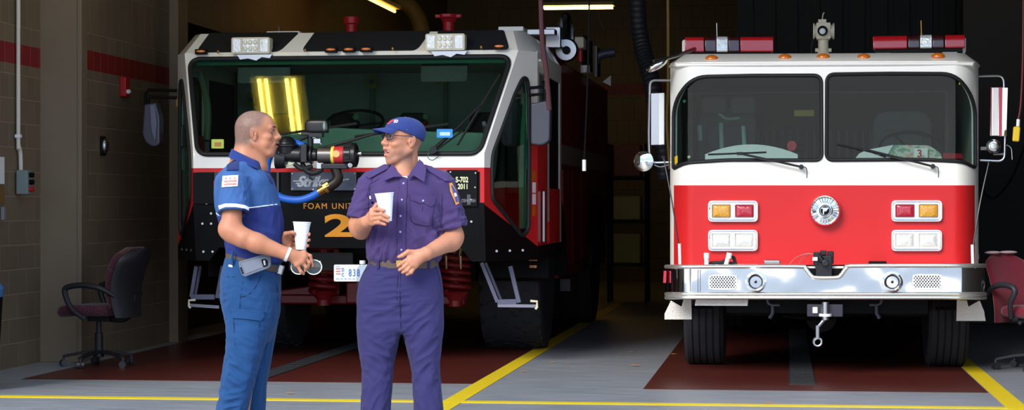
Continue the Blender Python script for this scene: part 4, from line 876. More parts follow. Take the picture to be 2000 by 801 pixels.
# roof gear
def roofgear():
    X = SXC+1.2
    def bx(px, py, w, h, Y, m, nm): g = MB(); g.box(W(px, py, Y), (w, .3, h)); g.build(nm, m, STR, bevel=.02)
    g = MB(); g.tube([W(1095, 92, 20.6), W(1095, 45, 20.6), W(1097, 40, 20.6), W(1112, 46, 21), W(1117, 60, 21), W(1117, 110, 21)], .03, 8); g.build('roof_pipe', M['steel'], STR)
    g = MB(); c = W(1106, 98, 20.6); g.lathe([(.001, -.05), (.1, -.045), (.12, 0), (.1, .06), (.001, .1)], c, (0, 1, 0), 24); g.build('hose_reel', M['steel'], STR)
    g = MB(); g.cyl(W(1106, 98, 20.5), W(1106, 98, 20.52), .04); g.build('reel_hub', M['blk'], STR)
    bx(1083, 75, .16, .22, 20.5, M['steel'], 'roof_box'); bx(1132, 85, .12, .12, 22, M['cream'], 'roof_box'); bx(1106, 62, .07, .35, 20.9, M['blk'], 'roof_post')
    for px, y0, y1, Y in ((1142, 70, 130, 22.5), (1152, 80, 140, 23), (1163, 90, 150, 24), (1168, 95, 150, 24.5)):
        g = MB(); g.cyl(W(px, y1, Y), W(px, y0, Y), .028, n=8); g.build('roof_post', M['blk'] if px % 2 == 0 else M['steel'], STR)
    g = MB(); g.cyl(W(1133, 90, 22), W(1133, 120, 22), .03, n=10); g.build('roof_valve', M['redm'], STR)
    g = MB(); g.cyl(W(1143, 128, 22.4), W(1143, 142, 22.4), .05, n=12); g.build('roof_cap', M['whitep'], STR)
    g = MB(); g.tube([W(1163, 125, 24.5), W(1166, 112, 24.5), W(1180, 105, 24.5), W(1201, 102, 24.5)], .055, 14, smooth=5); g.build('exhaust_stack', M['dsteel'], STR)
    g = MB(); g.prism([W(1177, 160, 25), W(1193, 168, 25), W(1193, 147, 25)], (0, .04, 0)); g.build('roof_chock', M['whitep'], STR)
    g = MB(); g.box(W(1055, 64, 20), (.3, .2, .06)); g.build('roof_rail', M['steel'], STR, bevel=.01)
roofgear()
# ---- bumper turret with hose
T = MB(); Y = 17.2
def Z(px, py, Y=17.2): return W(px, py, Y)
T.cyl(Z(545, 300), Z(600, 303), .065, n=20); T.cyl(Z(594, 303), Z(620, 303), .05, n=20); T.box(Z(597, 300), (.055, .16, .15)); T.cyl(Z(540, 310), Z(560, 312), .085, .07, n=20)
T.cyl(Z(588, 302), Z(592, 302), .085, n=16); T.cyl(Z(606, 303), Z(611, 303), .075, n=16); T.tube([Z(606, 260), Z(606, 300)], .025, 8); T.box(Z(600, 262), (.09, .07, .03)); T.box(Z(655, 325), (.22, .1, .045))
turret = T.build('bumper_turret', M['plast'], STR, bevel=.008)
def sub(fn, name, m, **k): g = MB(); fn(g); return g.build(name, m, turret, **k)
sub(lambda g: g.cyl(Z(622, 303), Z(650, 303), .07, n=24), 'barrel', mat('gunmetal', (98, 94, 92), .35, .8), bevel=.005)
sub(lambda g: g.cyl(Z(649, 303), Z(673, 303), .072, n=24), 'barrel_label', mat('label_red', (196, 46, 52), .45))
sub(lambda g: g.cyl(Z(648.5, 303), Z(654, 303), .0725, n=24), 'label_band', mat('label_yellow', (232, 214, 90), .45))
def cy(g): 
    c = Z(660, 301); g.prism([c+Vector((.03*math.cos(a), -.06, .028*math.sin(a))) for a in [2*math.pi*i/20 for i in range(20)]], (0, -.014, 0))
sub(cy, 'label_logo', mat('logo_yellow', (226, 180, 110), .5))
def muz(g): 
    g.lathe([(.07, 0), (.088, .01), (.09, .06), (.1, .07), (.1, .1), (.08, .11), (.07, .07), (.001, .07)], Z(672, 303), (1, 0, 0), 24)
    for i in range(12): a = 2*math.pi*i/12; g.cyl(Z(676, 303)+Vector((0, .09*math.cos(a), .09*math.sin(a))), Z(690, 303)+Vector((0, .092*math.cos(a), .092*math.sin(a))), .012, n=6)
sub(muz, 'muzzle', M['plast']); sub(lambda g: g.cyl(Z(690, 301), Z(706, 300), .02, n=12), 'muzzle_pin', M['steel'])
def head(g):
    c = Z(617, 247); R = Matrix.Rotation(.05, 3, 'Y')
    g.loft([[c+Vector((x, .0+a*s, b*s)) for a, b in rrect(-.065, -.055, .065, .055, .03)] for x, s in ((-.085, .55), (-.07, .85), (-.03, 1), (.06, 1.02), (.095, 1.0))])
    g.box(Z(618, 262), (.11, .09, .05))
sub(head, 'work_lamp', M['plast'], bevel=.006); sub(lambda g: g.ell(Z(635, 246.5, 17.17), (.018, .05, .05)), 'work_lamp_lens', mat('lamp_face', (190, 205, 190), .1, .4, coat=1))
def dome(g): g.ell(Z(560, 287), (.088, .09, .09)); g.cyl(Z(560, 287), Z(560, 300), .09, .08, n=24); g.lathe([(.09, 0), (.1, .008), (.1, .02), (.09, .028)], Z(560, 288), (0, 0, 1), 24)
sub(dome, 'swivel_dome', M['plast'])
sub(lambda g: (g.tube([Z(606, 272), Z(614, 268), Z(622, 274), Z(628, 282)], .012, 6), g.box(Z(620, 276), (.06, .04, .04)), g.box(Z(626, 324), (.06, .05, .05)), g.cyl(Z(682, 323), Z(684, 323, 17.1), .02)), 'turret_bracket', M['steel'], bevel=.004)
sub(lambda g: g.tube([Z(541, 300), Z(545, 318), Z(552, 326), Z(575, 317)], .011, 8, smooth=5), 'pale_lever', mat('pale_lever', (228, 234, 190), .5))
sub(lambda g: (g.tube([Z(655, 328), Z(660, 345), Z(655, 356), Z(640, 366)], .045, 12, smooth=5),), 'elbow', mat('dark_bronze', (48, 40, 34), .4, .5))
sub(lambda g: (g.cyl(Z(644, 362), Z(634, 368), .045, n=8), g.cyl(Z(634, 368), Z(622, 375), .032, n=16)), 'coupling', M['brass'])
sub(lambda g: g.tube([Z(573, 277, 17.3), Z(560, 285, 17.35), Z(530, 300, 17.3), Z(521, 330), Z(524, 358), Z(545, 384), Z(580, 391), Z(608, 384), Z(625, 373)], .031, 14, smooth=7), 'supply_hose', M['blue_hose'])
sub(lambda g: g.tube([Z(572, 276, 17.25), Z(583, 280, 17.22), Z(595, 285, 17.2)], .025, 10, smooth=4), 'short_hose', M['blue_hose'])
sub(lambda g: (g.tube([Z(590, 320), Z(600, 335), Z(615, 338), Z(630, 330)], .022, 8, smooth=5), g.tube([Z(610, 325), Z(605, 345), Z(612, 352)], .008, 6, smooth=4), g.tube([Z(575, 320), Z(590, 330), Z(610, 325)], .02, 8, smooth=4)), 'cable_bundle', M['rub'])
# ================================================================ wall fittings
def XWp(px, py, X=XW): return WX(px, py, X)
t = thing('door_control_station', WX(33, 375, -6.33), 'grey push button box on a pale conduit at the far left wall', 'switch box')
XN = -6.335
def PN(px, py, d=.0): p = WX(px, py, XN); return p+Vector((d, 0, 0))
g = MB(); g.tube([PN(29, -30, .03), PN(29, 265, .03), PN(30, 285, .03), PN(33, 300, .03), PN(34, 332, .03)], .017, 8, smooth=4); g.build('conduit', mat('pale_conduit', (214, 206, 192), .45), t)
g = MB(); g.box(PN(29, 266, .03), (.05, .05, .03)); g.build('conduit_joint', M['whitep'], t, bevel=.006)
c = PN(33, 356, .06); g = MB(); g.box(c, (.1, .1, .2)); g.build('box', mat('grey_green_box', (118, 132, 128), .45), t, bevel=.008)
for dz, m in ((.06, M['blk']), (0, M['blk']), (-.06, M['redm'])): g = MB(); g.cyl(c+Vector((.05, 0, dz)), c+Vector((.085, 0, dz)), .021, n=14); g.build('push_button', m, t)
c = WX(199, 285, XW); t = thing('wall_strobe', c, 'small oval silver strobe on the dark block wall above the left chair', 'alarm')
g = MB(); g.box(c+Vector((.012, 0, 0)), (.024, .12, .17)); g.build('back_plate', M['blk'], t, bevel=.01); g = MB(); g.ell(c+Vector((.03, -.01, 0)), (.035, .05, .068)); g.build('lens', M['steel'], t)
c = WX(238, 170, XW); t = thing('fire_alarm_horn', c, 'red alarm box with a small white lamp under the red block stripe', 'alarm')
g = MB(); g.box(c+Vector((.03, 0, .0)), (.06, .13, .18)); g.build('box', M['redm'], t, bevel=.01); g = MB(); g.ell(c+Vector((.07, -.03, -.045)), (.025, .03, .022)); g.build('lamp', M['whitep'], t)
c = PN(1, 333, .01); t = thing('wall_notice', c, 'white notice with an ochre lower plate cut by the left edge', 'sign')
g = MB(); g.box(c, (.01, .1, .22)); g.build('notice', M['whitep'], t); g = MB(); g.box(c+Vector((0, 0, -.2)), (.01, .1, .13)); g.build('lower_plate', mat('ochre', (120, 88, 40), .5), t)
c = PN(3, 417, .015); g = MB(); g.box(c, (.03, .05, .11)); tag(g.build('card_reader', M['grey'], bevel=.006), 'small grey card reader on the block wall at the left edge', 'card reader')
t = thing('wheeled_bin', G(-46, 762), 'dark bin with blue rim mostly outside the left edge', 'bin')
c = G(-46, 762); g = MB(); g.lathe([(.15, 0), (.19, .7), (.001, .7)], c, (0, 0, 1), 20); g.build('bin_body', M['blk'], t); g = MB(); g.lathe([(.19, .68), (.2, .74), (.17, .78), (.001, .79)], c, (0, 0, 1), 20); g.build('bin_rim', mat('blue_rim', (60, 100, 150), .4), t); g = MB(); g.ell(c+Vector((.1, 0, .83)), (.05, .05, .05)); g.build('bin_knob', M['blk'], t)

# ================================================================ office chairs
def office_chair(root, c, ang, FAB, BLKM, arms='loop', hb=.95, shell=True, z0=.5):
    """seat faces local +x turned by ang; c on the floor"""
    R = Matrix.Rotation(ang, 3, 'Z')
    def P(x, y, z): return c+R @ Vector((x, y, z))
    g = MB()
    for k in range(5):
        a = 2*math.pi*k/5+.3; e = Vector((math.cos(a), math.sin(a), 0)); s = Vector((-math.sin(a), math.cos(a), 0))
        def q(r, h, w): return [P(*(e*r+s*w*i+Vector((0, 0, h+j)))) for i, j in ((-1, -.012), (1, -.012), (1, .012), (-1, .012))]
        g.loft([q(.03, .125, .03), q(.15, .115, .026), q(.3, .085, .018)])
    g.cyl(P(0, 0, .08), P(0, 0, .14), .045); base = g.build('star_base', BLKM, root, bevel=.005)
    for k in range(5):
        a = 2*math.pi*k/5+.3; e = Vector((math.cos(a), math.sin(a), 0)); g = MB(); cc = e*.295
        s = Vector((-math.sin(a+.6), math.cos(a+.6), 0))
        for w in (-1, 1): g.cyl(P(*(cc+s*(.008*w)+Vector((0, 0, .03)))), P(*(cc+s*(.028*w)+Vector((0, 0, .03)))), .03, n=14)
        g.cyl(P(*(cc+Vector((0, 0, .04)))), P(*(cc+Vector((0, 0, .085)))), .012, n=8); g.build('caster', mat('caster', (46, 46, 50), .3, coat=.5), base)
    g = MB(); g.cyl(P(0, 0, .13), P(0, 0, .28), .034); g.cyl(P(0, 0, .27), P(0, 0, .42), .022); g.box(P(-.03, 0, .405), (.2, .14, .05), rot=R); g.cyl(P(.05, -.2, .4), P(.05, -.05, .4), .012, n=8); g.ell(P(.05, -.2, .39), (.02, .035, .02)); g.build('gas_column', BLKM, root, bevel=.004)
    # seat: rounded cushion
    g = MB(); rings = []
    for z, k in ((.43, .84), (.435, .93), (.46, 1), (.49, 1), (.515, .95), (.525, .82)):
        rings.append([P(x*k+.05+(0), y*k, z-(.03*max(0, (x-.1)/.2)**2)*(1)) for x, y in rpoly([(-.25, -.2, .1), (.25, -.24, .12), (.25, .24, .12), (-.25, .2, .1)], 6)])
    g.loft(rings); g.build('seat', FAB, root, angle=60)
    # backrest: curved cushion with a shell behind
    def back(off, th, wk, name, m, z0, z1):
        g = MB(); rings = []
        for i in range(11):
            t_ = i/10; z = z0+(z1-z0)*t_; xx = -.27+.05*math.sin(t_*3.0)-.11*t_**1.6-.0+off; w = wk*(.19+.05*math.sin(min(1, t_*1.6)*1.57))*(1 if t_ < .82 else math.sqrt(max(.05, 1-((t_-.82)/.2)**2)))
            rings.append([P(xx+th*.5*math.sin(a)*(1 if abs(math.cos(a)) < .98 else .6)+.05*(abs(math.cos(a))**2), w*math.cos(a), z) for a in [2*math.pi*j/20 for j in range(20)]])
        g.loft(rings); return g.build(name, m, root, angle=60)
    back(0, .085, 1.05, 'backrest', FAB, z0, hb)
    if shell:
        back(-.05, .085, 1.08, 'back_shell', BLKM, .42, hb-.015)
        g = MB(); g.tube([P(-.1, 0, .41), P(-.24, 0, .41), P(-.3, 0, .47), P(-.31, 0, .6)], lambda t: .035, 8, smooth=4); g.build('back_bracket', BLKM, root)
    else:
        g = MB(); g.tube([P(-.1, 0, .4), P(-.28, 0, .41), P(-.33, 0, .48), P(-.33, 0, .6)], .028, 8, smooth=4); g.build('back_bracket', BLKM, root)
    for s in (-1, 1):
        g = MB(); pts = [P(.0, s*.24, .41), P(.1, s*.28, .5), P(.15, s*.29, .62), P(.13, s*.29, .67), P(-.02, s*.285, .69), P(-.18, s*.27, .66), P(-.27, s*.22, .6)] if arms == 'loop' else [P(.02, s*.27, .43), P(.05, s*.31, .55), P(.1, s*.31, .66), P(.0, s*.31, .7), P(-.14, s*.3, .68), P(-.28, s*.25, .6)]
        g.tube(pts, lambda t: .019+.006*math.sin(t*3.1), 10, smooth=5); g.tube([P(.02, s*.2, .42), P(.0, s*.25, .42)], .02, 8); g.build('armrest', BLKM, root)
MAR = mat('speckled_maroon_fabric', (84, 26, 38), .9, sheen=.2); nt = MAR.node_tree; tcx = nt.nodes.new('ShaderNodeTexCoord'); vo = nt.nodes.new('ShaderNodeTexVoronoi'); vo.inputs['Scale'].default_value = 75
nt.links.new(tcx.outputs['Object'], vo.inputs['Vector']); cr_ = nt.nodes.new('ShaderNodeValToRGB'); cr_.color_ramp.elements[0].position = .18; cr_.color_ramp.elements[0].color = (.2, .09, .11, 1); cr_.color_ramp.elements[1].position = .26; cr_.color_ramp.elements[1].color = (*lin((66, 20, 30)), 1)
nt.links.new(vo.outputs['Distance'], cr_.inputs[0]); nt.links.new(cr_.outputs[0], nt.nodes['Principled BSDF'].inputs['Base Color'])
c = G(193, 716); t = thing('office_chair', c, 'maroon speckled swivel chair with black arms by the block wall', 'chair')
office_chair(t, c, math.pi-.2, MAR, mat('chair_black', (26, 26, 30), .5), hb=1.0)
t_ch1 = t
MA2 = mat('plain_maroon_fabric', (122, 14, 40), .9, var=.12, vscale=60, sheen=.3)
c = G(2016, 722); t = thing('office_chair', c, 'wine red swivel chair at the right edge beside the chrome bumper', 'chair')
office_chair(t, c, -.85, MA2, mat('chair_slate', (44, 46, 52), .45), arms='tall', hb=.94, shell=False, z0=.38)
# folded pinkish cloth on its back
g = MB(); R = Matrix.Rotation(-.85, 3, 'Z')
for y0, w in ((-.11, .085), (.07, .1)): g.ell(c+R @ Vector((-.33, y0, .955)), (.05, w, .014), rot=R)
tag(g.build('folded_cloth', mat('pink_white_cloth', (220, 190, 196), .9, var=.2, vscale=12)), 'pink and white cloth lying over the top of the wine red chair', 'cloth')

# ================================================================ hanging things
def hang(name, pts, r, m, label, category, ribs=0, extra=None):
    t = thing(name, pts[-1], label, category); g = MB()
    P = cat(pts, 14)
    if ribs:
        L = [0]
        for a, b in zip(P, P[1:]): L.append(L[-1]+(b-a).length)
        N = int(L[-1]/ribs*3); Q = []
        import bisect
        for i in range(N+1):
            d = L[-1]*i/N; k = min(len(P)-2, max(0, bisect.bisect(L, d)-1)); f = (d-L[k])/max(1e-6, L[k+1]-L[k]); Q.append(P[k].lerp(P[k+1], f))
        P = Q; rr = lambda u: r*(1.0 if int(round(u*N)) % 3 else .88)
    else: rr = r
    g.tube(P, rr, 14 if r > .03 else 8); g.build('hose' if r > .03 else 'cord', m, t)
    if extra: extra(t)
    return t
HB = mat('ribbed_black_hose', (40, 40, 46), .5)
hang('exhaust_hose', [W(1243, -120, 21), W(1245, 20, 21), W(1254, 90, 21), W(1275, 170, 20.6), W(1288, 260, 20.6), W(1296, 300, 20.6), W(1297, 350, 20.6)], .085, HB, 'thick black ribbed exhaust hose hanging between the two trucks', 'hose', ribs=.055)
hang('air_line', [W(1304, -100, 20.3), W(1305, 150, 20.3), W(1303, 240, 20.3), W(1308, 330, 20.3)], .014, mat('mustard_line', (150, 116, 50), .5), 'mustard yellow air line hanging beside the ribbed black hose', 'hose')
hang('hanging_rod', [W(1054, -120, 16.9), W(1058, 60, 16.9), W(1067, 140, 16.9), W(1073, 215, 16.9)], .02, mat('dark_red_rubber', (70, 28, 34), .5), 'dark red rubber line hanging in front of the left truck mirror', 'hose')
def plug(t): g = MB(); g.cyl(W(1141, 312, 17.6), W(1141, 334, 17.6), .016, n=10); g.build('white_plug', M['whitep'], t)
hang('pull_cord', [W(1152, -120, 17.6), W(1150, 60, 17.6), W(1146, 200, 17.6), W(1141, 312, 17.6)], .007, M['blk'], 'thin black pull cord ending in a white plug between the trucks', 'cord', extra=plug)
hang('thin_line', [W(1168, 20, 32), W(1172, 42, 32), W(1179, 58, 32)], .01, M['grey'], 'short pale line curling below the far crosswise lamp', 'cord')
def tagp(t):
    g = MB(); g.box(W(1985, 262, 17.5), (.055, .04, .12), rot=Matrix.Rotation(.08, 3, 'Y')); g.build('yellow_socket', M['yel'], t, bevel=.012)
    g = MB(); g.cyl(W(1988, 247, 17.5), W(1989, 233, 17.5), .014, n=10); g.build('white_collar', M['whitep'], t)
hang('extension_cord', [W(1999, -120, 17.5), W(1998, 100, 17.5), W(1994, 200, 17.5), W(1988, 238, 17.5)], .009, mat('dark_orange_cord', (96, 28, 30), .5), 'dark red extension cord with a yellow socket hanging at the right edge', 'cord', extra=tagp)
hang('looped_cable', [W(2010, 260, 24), W(1996, 300, 24), W(1975, 350, 24), W(1945, 385, 24), W(1925, 380, 24), W(1918, 360, 24)], .012, M['rub'], 'black cable looping down the dark pillar beside the right mirror', 'cable')
# far end of the bay: shelves with yellow and red cases
t = thing('storage_rack', W(1212, 560, 30), 'dim storage rack of yellow and orange cases at the back of the bay', 'rack'); g = MB()
b0 = Vector((W(1203, 400, 30).x, 30, 0))
for z in (.5, 1.1, 1.7): g.bb((b0.x-.1, 29.7, z), (b0.x+.45, 30.3, z+.04))
for x in (-.1, .42): g.bb((b0.x+x, 29.7, 0), (b0.x+x+.04, 29.74, 2.2)); g.bb((b0.x+x, 30.26, 0), (b0.x+x+.04, 30.3, 2.2))
g.build('rack_frame', M['blk'], t)
for z, h, m, l in ((.54, .42, mat('dull_yellow', (170, 150, 60), .5), 'dull yellow case on the lowest shelf of the far rack'), (1.14, .34, mat('pale_yellow', (190, 176, 80), .5), 'pale yellow case on the middle shelf of the far rack'), (1.74, .45, mat('rust_case', (150, 74, 34), .5), 'rust orange case on the top shelf of the far rack')):
    g = MB(); g.bb((b0.x-.02, 29.75, z+.001), (b0.x+.36, 30.2, z+h)); tag(g.build('storage_case', m, bevel=.02), l, 'case')
# leaves blown onto the floor
LEAF = mat('dry_leaf', (190, 128, 60), .7); first = None
for i, (px, py, s) in enumerate(((1239, 716, .05), (1079, 709, .03), (1023, 727, .03), (1504, 790, .035), (1316, 693, .03), (566, 770, .035), (1232, 688, .02), (1108, 712, .02))):
    p = G(px, py); g = MB(); rr = random.Random(i)
    pts = [(math.cos(a)*s*(.5+.5*abs(math.cos(a*1.5)))*rr.uniform(.8, 1.1), math.sin(a)*s*.55) for a in [2*math.pi*k/12 for k in range(12)]]
    g.loft([[Vector((p.x+x, p.y+y, .005+h+abs(y)*.25+.15*x*x/s)) for x, y in pts] for h in (0, .002)])
    where = ['largest tan leaf on grey floor between the two trucks', 'small leaf beside yellow line near front tyre', 'small leaf just right of diagonal yellow line', 'small leaf on the yellow cross line before the engine', 'small leaf on red pad at engine left tyre', 'small leaf behind the man in light blue trousers', 'tiny leaf on grey floor beyond the largest leaf', 'tiny leaf by diagonal yellow line end'][i]
    tag(g.build('dry_leaf', LEAF), where, 'leaf', 'dry leaves on the bay floor')
# ================================================================ people: bodies and clothes grown from distance fields
def nz3(P, seed=0):
    """smooth value noise of points (n, 3) -> -1..1"""
    i = np.floor(P).astype(np.int64); f = P-i; f = f*f*(3-2*f)
    def h(x, y, z):
        n = (x*374761393+y*668265263+z*1274126177+seed*974634777) & 0x7fffffff
        n = ((n ^ (n >> 13))*1103515245) & 0x7fffffff; return ((n ^ (n >> 16)) & 0xffff)/32768.0-1
    r = 0
    for a in (0, 1):
        for b in (0, 1):
            for c in (0, 1):
                r = r+h(i[:, 0]+a, i[:, 1]+b, i[:, 2]+c)*(f[:, 0] if a else 1-f[:, 0])*(f[:, 1] if b else 1-f[:, 1])*(f[:, 2] if c else 1-f[:, 2])
    return r
class Field:
    def __init__(s, lo, hi, h):
        s.lo = np.array(lo, float); s.h = h; s.n = np.ceil((np.array(hi)-s.lo)/h).astype(int)+1
        s.d = np.full(s.n, 1.0, np.float32)
    def _sl(s, lo, hi, m=.03):
        a = np.maximum(0, np.floor((np.array(lo)-m-s.lo)/s.h).astype(int)); b = np.minimum(s.n, np.ceil((np.array(hi)+m-s.lo)/s.h).astype(int)+1)
        if np.any(b <= a): return None
        g = [s.lo[k]+s.h*np.arange(a[k], b[k]) for k in range(3)]
        return tuple(slice(a[k], b[k]) for k in range(3)), g[0][:, None, None].astype(np.float32), g[1][None, :, None].astype(np.float32), g[2][None, None, :].astype(np.float32)
    def _put(s, sl, d, k, sub):
        o = s.d[sl]
        if sub: d = -d; h = np.maximum(k-np.abs(o-d), 0)/k; s.d[sl] = np.maximum(o, d)+h*h*k*.25
        else: h = np.maximum(k-np.abs(o-d), 0)/k; s.d[sl] = np.minimum(o, d)-h*h*k*.25
    def cone(s, a, b, ra, rb, k=.012, sub=False):
        a = np.array(a, float); b = np.array(b, float); r = max(ra, rb)
        q = s._sl(np.minimum(a, b)-r, np.maximum(a, b)+r)
        if q is None: return s
        sl, X, Y, Z = q; v = b-a; L = max(v@v, 1e-9)
        t = np.clip(((X-a[0])*v[0]+(Y-a[1])*v[1]+(Z-a[2])*v[2])/L, 0, 1)
        d = np.sqrt((X-a[0]-t*v[0])**2+(Y-a[1]-t*v[1])**2+(Z-a[2]-t*v[2])**2)-(ra+(rb-ra)*t)
        s._put(sl, d, k, sub); return s
    def capped(s, a, b, ra, rb, k=.01, sub=False, flat=1.0):
        """cone with flat ends"""
        a = np.array(a, float); b = np.array(b, float); r = max(ra, rb)
        q = s._sl(np.minimum(a, b)-r, np.maximum(a, b)+r)
        if q is None: return s
        sl, X, Y, Z = q; v = b-a; L = math.sqrt(v@v); v = v/L
        t = (X-a[0])*v[0]+(Y-a[1])*v[1]+(Z-a[2])*v[2]
        rad = np.sqrt(np.maximum((X-a[0]-t*v[0])**2+(Y-a[1]-t*v[1])**2+(Z-a[2]-t*v[2])**2, 0))-(ra+(rb-ra)*np.clip(t/L, 0, 1))
        s._put(sl, np.maximum(rad, np.abs(t-L/2)-L/2), k, sub); return s
    def ell(s, c, r, R=None, k=.012, sub=False):
        c = np.array(c, float); r = np.array(r, float); m = r.max() if R is not None else r
        q = s._sl(c-m, c+m)
        if q is None: return s
        sl, X, Y, Z = q; x, y, z = X-c[0], Y-c[1], Z-c[2]
        if R is not None:
            Ri = np.array(R.transposed()) ; x, y, z = (Ri[i, 0]*x+Ri[i, 1]*y+Ri[i, 2]*z for i in range(3))
        k0 = np.sqrt((x/r[0])**2+(y/r[1])**2+(z/r[2])**2); k1 = np.sqrt((x/r[0]**2)**2+(y/r[1]**2)**2+(z/r[2]**2)**2)
        s._put(sl, k0*(k0-1)/np.maximum(k1, 1e-6), k, sub); return s
    def stack(s, rows, k=.012, sub=False, e=2.4):
        """column of rounded cross sections: rows (z, cx, cy, rx, ry), bottom to top"""
        A = np.array(sorted(rows), float); z = A[:, 0]
        lo = [(A[:, 1]-A[:, 3]).min(), (A[:, 2]-A[:, 4]).min(), z[0]]; hi = [(A[:, 1]+A[:, 3]).max(), (A[:, 2]+A[:, 4]).max(), z[-1]]
        q = s._sl(lo, hi)
        if q is None: return s
        sl, X, Y, Z = q; zz = Z.ravel()
        def I(c):  # smooth interpolation
            j = np.clip(np.searchsorted(z, zz)-1, 0, len(z)-2); t = np.clip((zz-z[j])/(z[j+1]-z[j]), 0, 1)
            m = np.gradient(A[:, c], z); h = z[j+1]-z[j]; t2, t3 = t*t, t*t*t
            return ((2*t3-3*t2+1)*A[j, c]+(t3-2*t2+t)*h*m[j]+(-2*t3+3*t2)*A[j+1, c]+(t3-t2)*h*m[j+1])[None, None, :].astype(np.float32)
        cx, cy, rx, ry = I(1), I(2), I(3), I(4)
        g = (np.abs((X-cx)/rx)**e+np.abs((Y-cy)/ry)**e)**(1/e)
        d = np.maximum((g-1)*np.minimum(rx, ry), np.maximum(z[0]-Z, Z-z[-1]))
        s._put(sl, d, k, sub); return s
    def cut(s, no, c, k=.004):
        """remove what lies past the plane no . p > c"""
        g = [s.lo[i]+s.h*np.arange(s.n[i]) for i in range(3)]
        d = c-(g[0][:, None, None]*no[0]+g[1][None, :, None]*no[1]+g[2][None, None, :]*no[2]).astype(np.float32)
        s.d = np.maximum(s.d, -d); return s
    def mesh(s, smooth=1):
        d = s.d; h = s.h; ins = d < 0; n = s.n
        cnt = np.zeros(n-1, np.uint8)
        for a in (0, 1):
            for b in (0, 1):
                for c in (0, 1): cnt += ins[a:n[0]-1+a, b:n[1]-1+b, c:n[2]-1+c]
        I, J, K = np.nonzero((cnt > 0) & (cnt < 8)); N = len(I)
        acc = np.zeros((N, 3)); w = np.zeros(N); cor = [(a, b, c) for a in (0, 1) for b in (0, 1) for c in (0, 1)]
        for p in cor:
            for ax in range(3):
                if p[ax]: continue
                q = list(p); q[ax] = 1
                da = d[I+p[0], J+p[1], K+p[2]]; db = d[I+q[0], J+q[1], K+q[2]]; m = (da < 0) != (db < 0)
                t = np.where(m, da/np.where(m, da-db, 1), 0); P = np.tile(np.array(p, float), (N, 1)); P[:, ax] += t
                acc[m] += P[m]; w += m
        V = (acc/w[:, None]+np.stack([I, J, K], 1))*h+s.lo
        idx = np.full(n-1, -1, np.int32); idx[I, J, K] = np.arange(N); F = []
        for ax in range(3):
            u, v = (ax+1) % 3, (ax+2) % 3
            sa = [slice(1, -1)]*3; sb = [slice(1, -1)]*3; sa[ax] = slice(0, -1); sb[ax] = slice(1, None)
            A, B = ins[tuple(sa)], ins[tuple(sb)]; e = np.nonzero(A != B); up = A[e]
            g = [e[0]+1, e[1]+1, e[2]+1]; g[ax] = e[ax]
            def at(du, dv): q = list(g); q[u] = q[u]-du; q[v] = q[v]-dv; return idx[q[0], q[1], q[2]]
            Q = np.stack([at(1, 1), at(0, 1), at(0, 0), at(1, 0)], 1); Q[~up] = Q[~up][:, ::-1]; F.append(Q)
        F = np.concatenate(F); F = F[(F >= 0).all(1)]
        # drop loose crumbs
        for _ in range(smooth):
            S = np.zeros_like(V); c = np.zeros(N)
            for a in range(4):
                x, y = F[:, a], F[:, (a+1) % 4]
                for k in range(3): S[:, k] += np.bincount(x, V[y, k], N)+np.bincount(y, V[x, k], N)
                c += np.bincount(x, minlength=N)+np.bincount(y, minlength=N)
            V = V*.5+.5*S/np.maximum(c, 1)[:, None]
        return V, F
def vnormals(V, F):
    n = np.cross(V[F[:, 2]]-V[F[:, 0]], V[F[:, 3]]-V[F[:, 1]]); S = np.zeros_like(V)
    for a in range(4):
        for k in range(3): S[:, k] += np.bincount(F[:, a], n[:, k], len(V))
    return S/np.maximum(np.linalg.norm(S, axis=1), 1e-12)[:, None]
def np_obj(name, V, F, m, parent, col=None):
    me = bpy.data.meshes.new(name); me.vertices.add(len(V)); me.vertices.foreach_set('co', V.astype(np.float32).ravel())
    me.loops.add(4*len(F)); me.loops.foreach_set('vertex_index', F.astype(np.int32).ravel()); me.polygons.add(len(F)); me.polygons.foreach_set('loop_start', np.arange(0, 4*len(F), 4, dtype=np.int32))
    me.update(calc_edges=True); me.validate(); me.polygons.foreach_set('use_smooth', [True]*len(me.polygons)); me.materials.append(m)
    if col is not None:
        a = me.color_attributes.new('Col', 'FLOAT_COLOR', 'POINT'); a.data.foreach_set('color', (col if col.shape[1] == 4 else np.concatenate([col, np.ones((len(col), 1))], 1)).astype(np.float32).ravel())
    o = bpy.data.objects.new(name, me); COL.objects.link(o); o.parent = parent; return o
def folds(V, F, spots, base=.0012, seed=1, scale=(9, 9, 4)):
    """push cloth in and out along soft creases; spots: (centre, radius, amplitude, direction of the crease, spacing)"""
    N = vnormals(V, F); d = base*nz3(V*np.array(scale)*1.0, seed)+base*.6*nz3(V*np.array(scale)*2.3+5, seed+1)
    for c, r, amp, di, sp in spots:
        q = V-np.array(c); w = np.exp(-(q**2).sum(1)/(r*r)); di = np.array(di, float); di /= np.linalg.norm(di)
        al = q@di; Q = q-al[:, None]*di; Q2 = Q/sp+al[:, None]*di/(sp*4.5)
        n1 = nz3(Q2+11, seed+3); d += w*amp*((1-np.abs(n1))*2-1.2)
    return V+N*d[:, None]
def vcol_mat(name, rough, bump=0, bscale=80, sss=0):
    m = mat(name, (128, 128, 128), rough, bump=bump, bscale=bscale); nt = m.node_tree; a = nt.nodes.new('ShaderNodeVertexColor'); a.layer_name = 'Col'
    b = nt.nodes['Principled BSDF']; nt.links.new(a.outputs['Color'], b.inputs['Base Color'])
    if sss: b.inputs['Subsurface Weight'].default_value = sss; b.inputs['Subsurface Radius'].default_value = (.012, .005, .003); b.inputs['Subsurface Scale'].default_value = 1
    return m
SKIN = vcol_mat('skin', .5, .06, 300, .12)
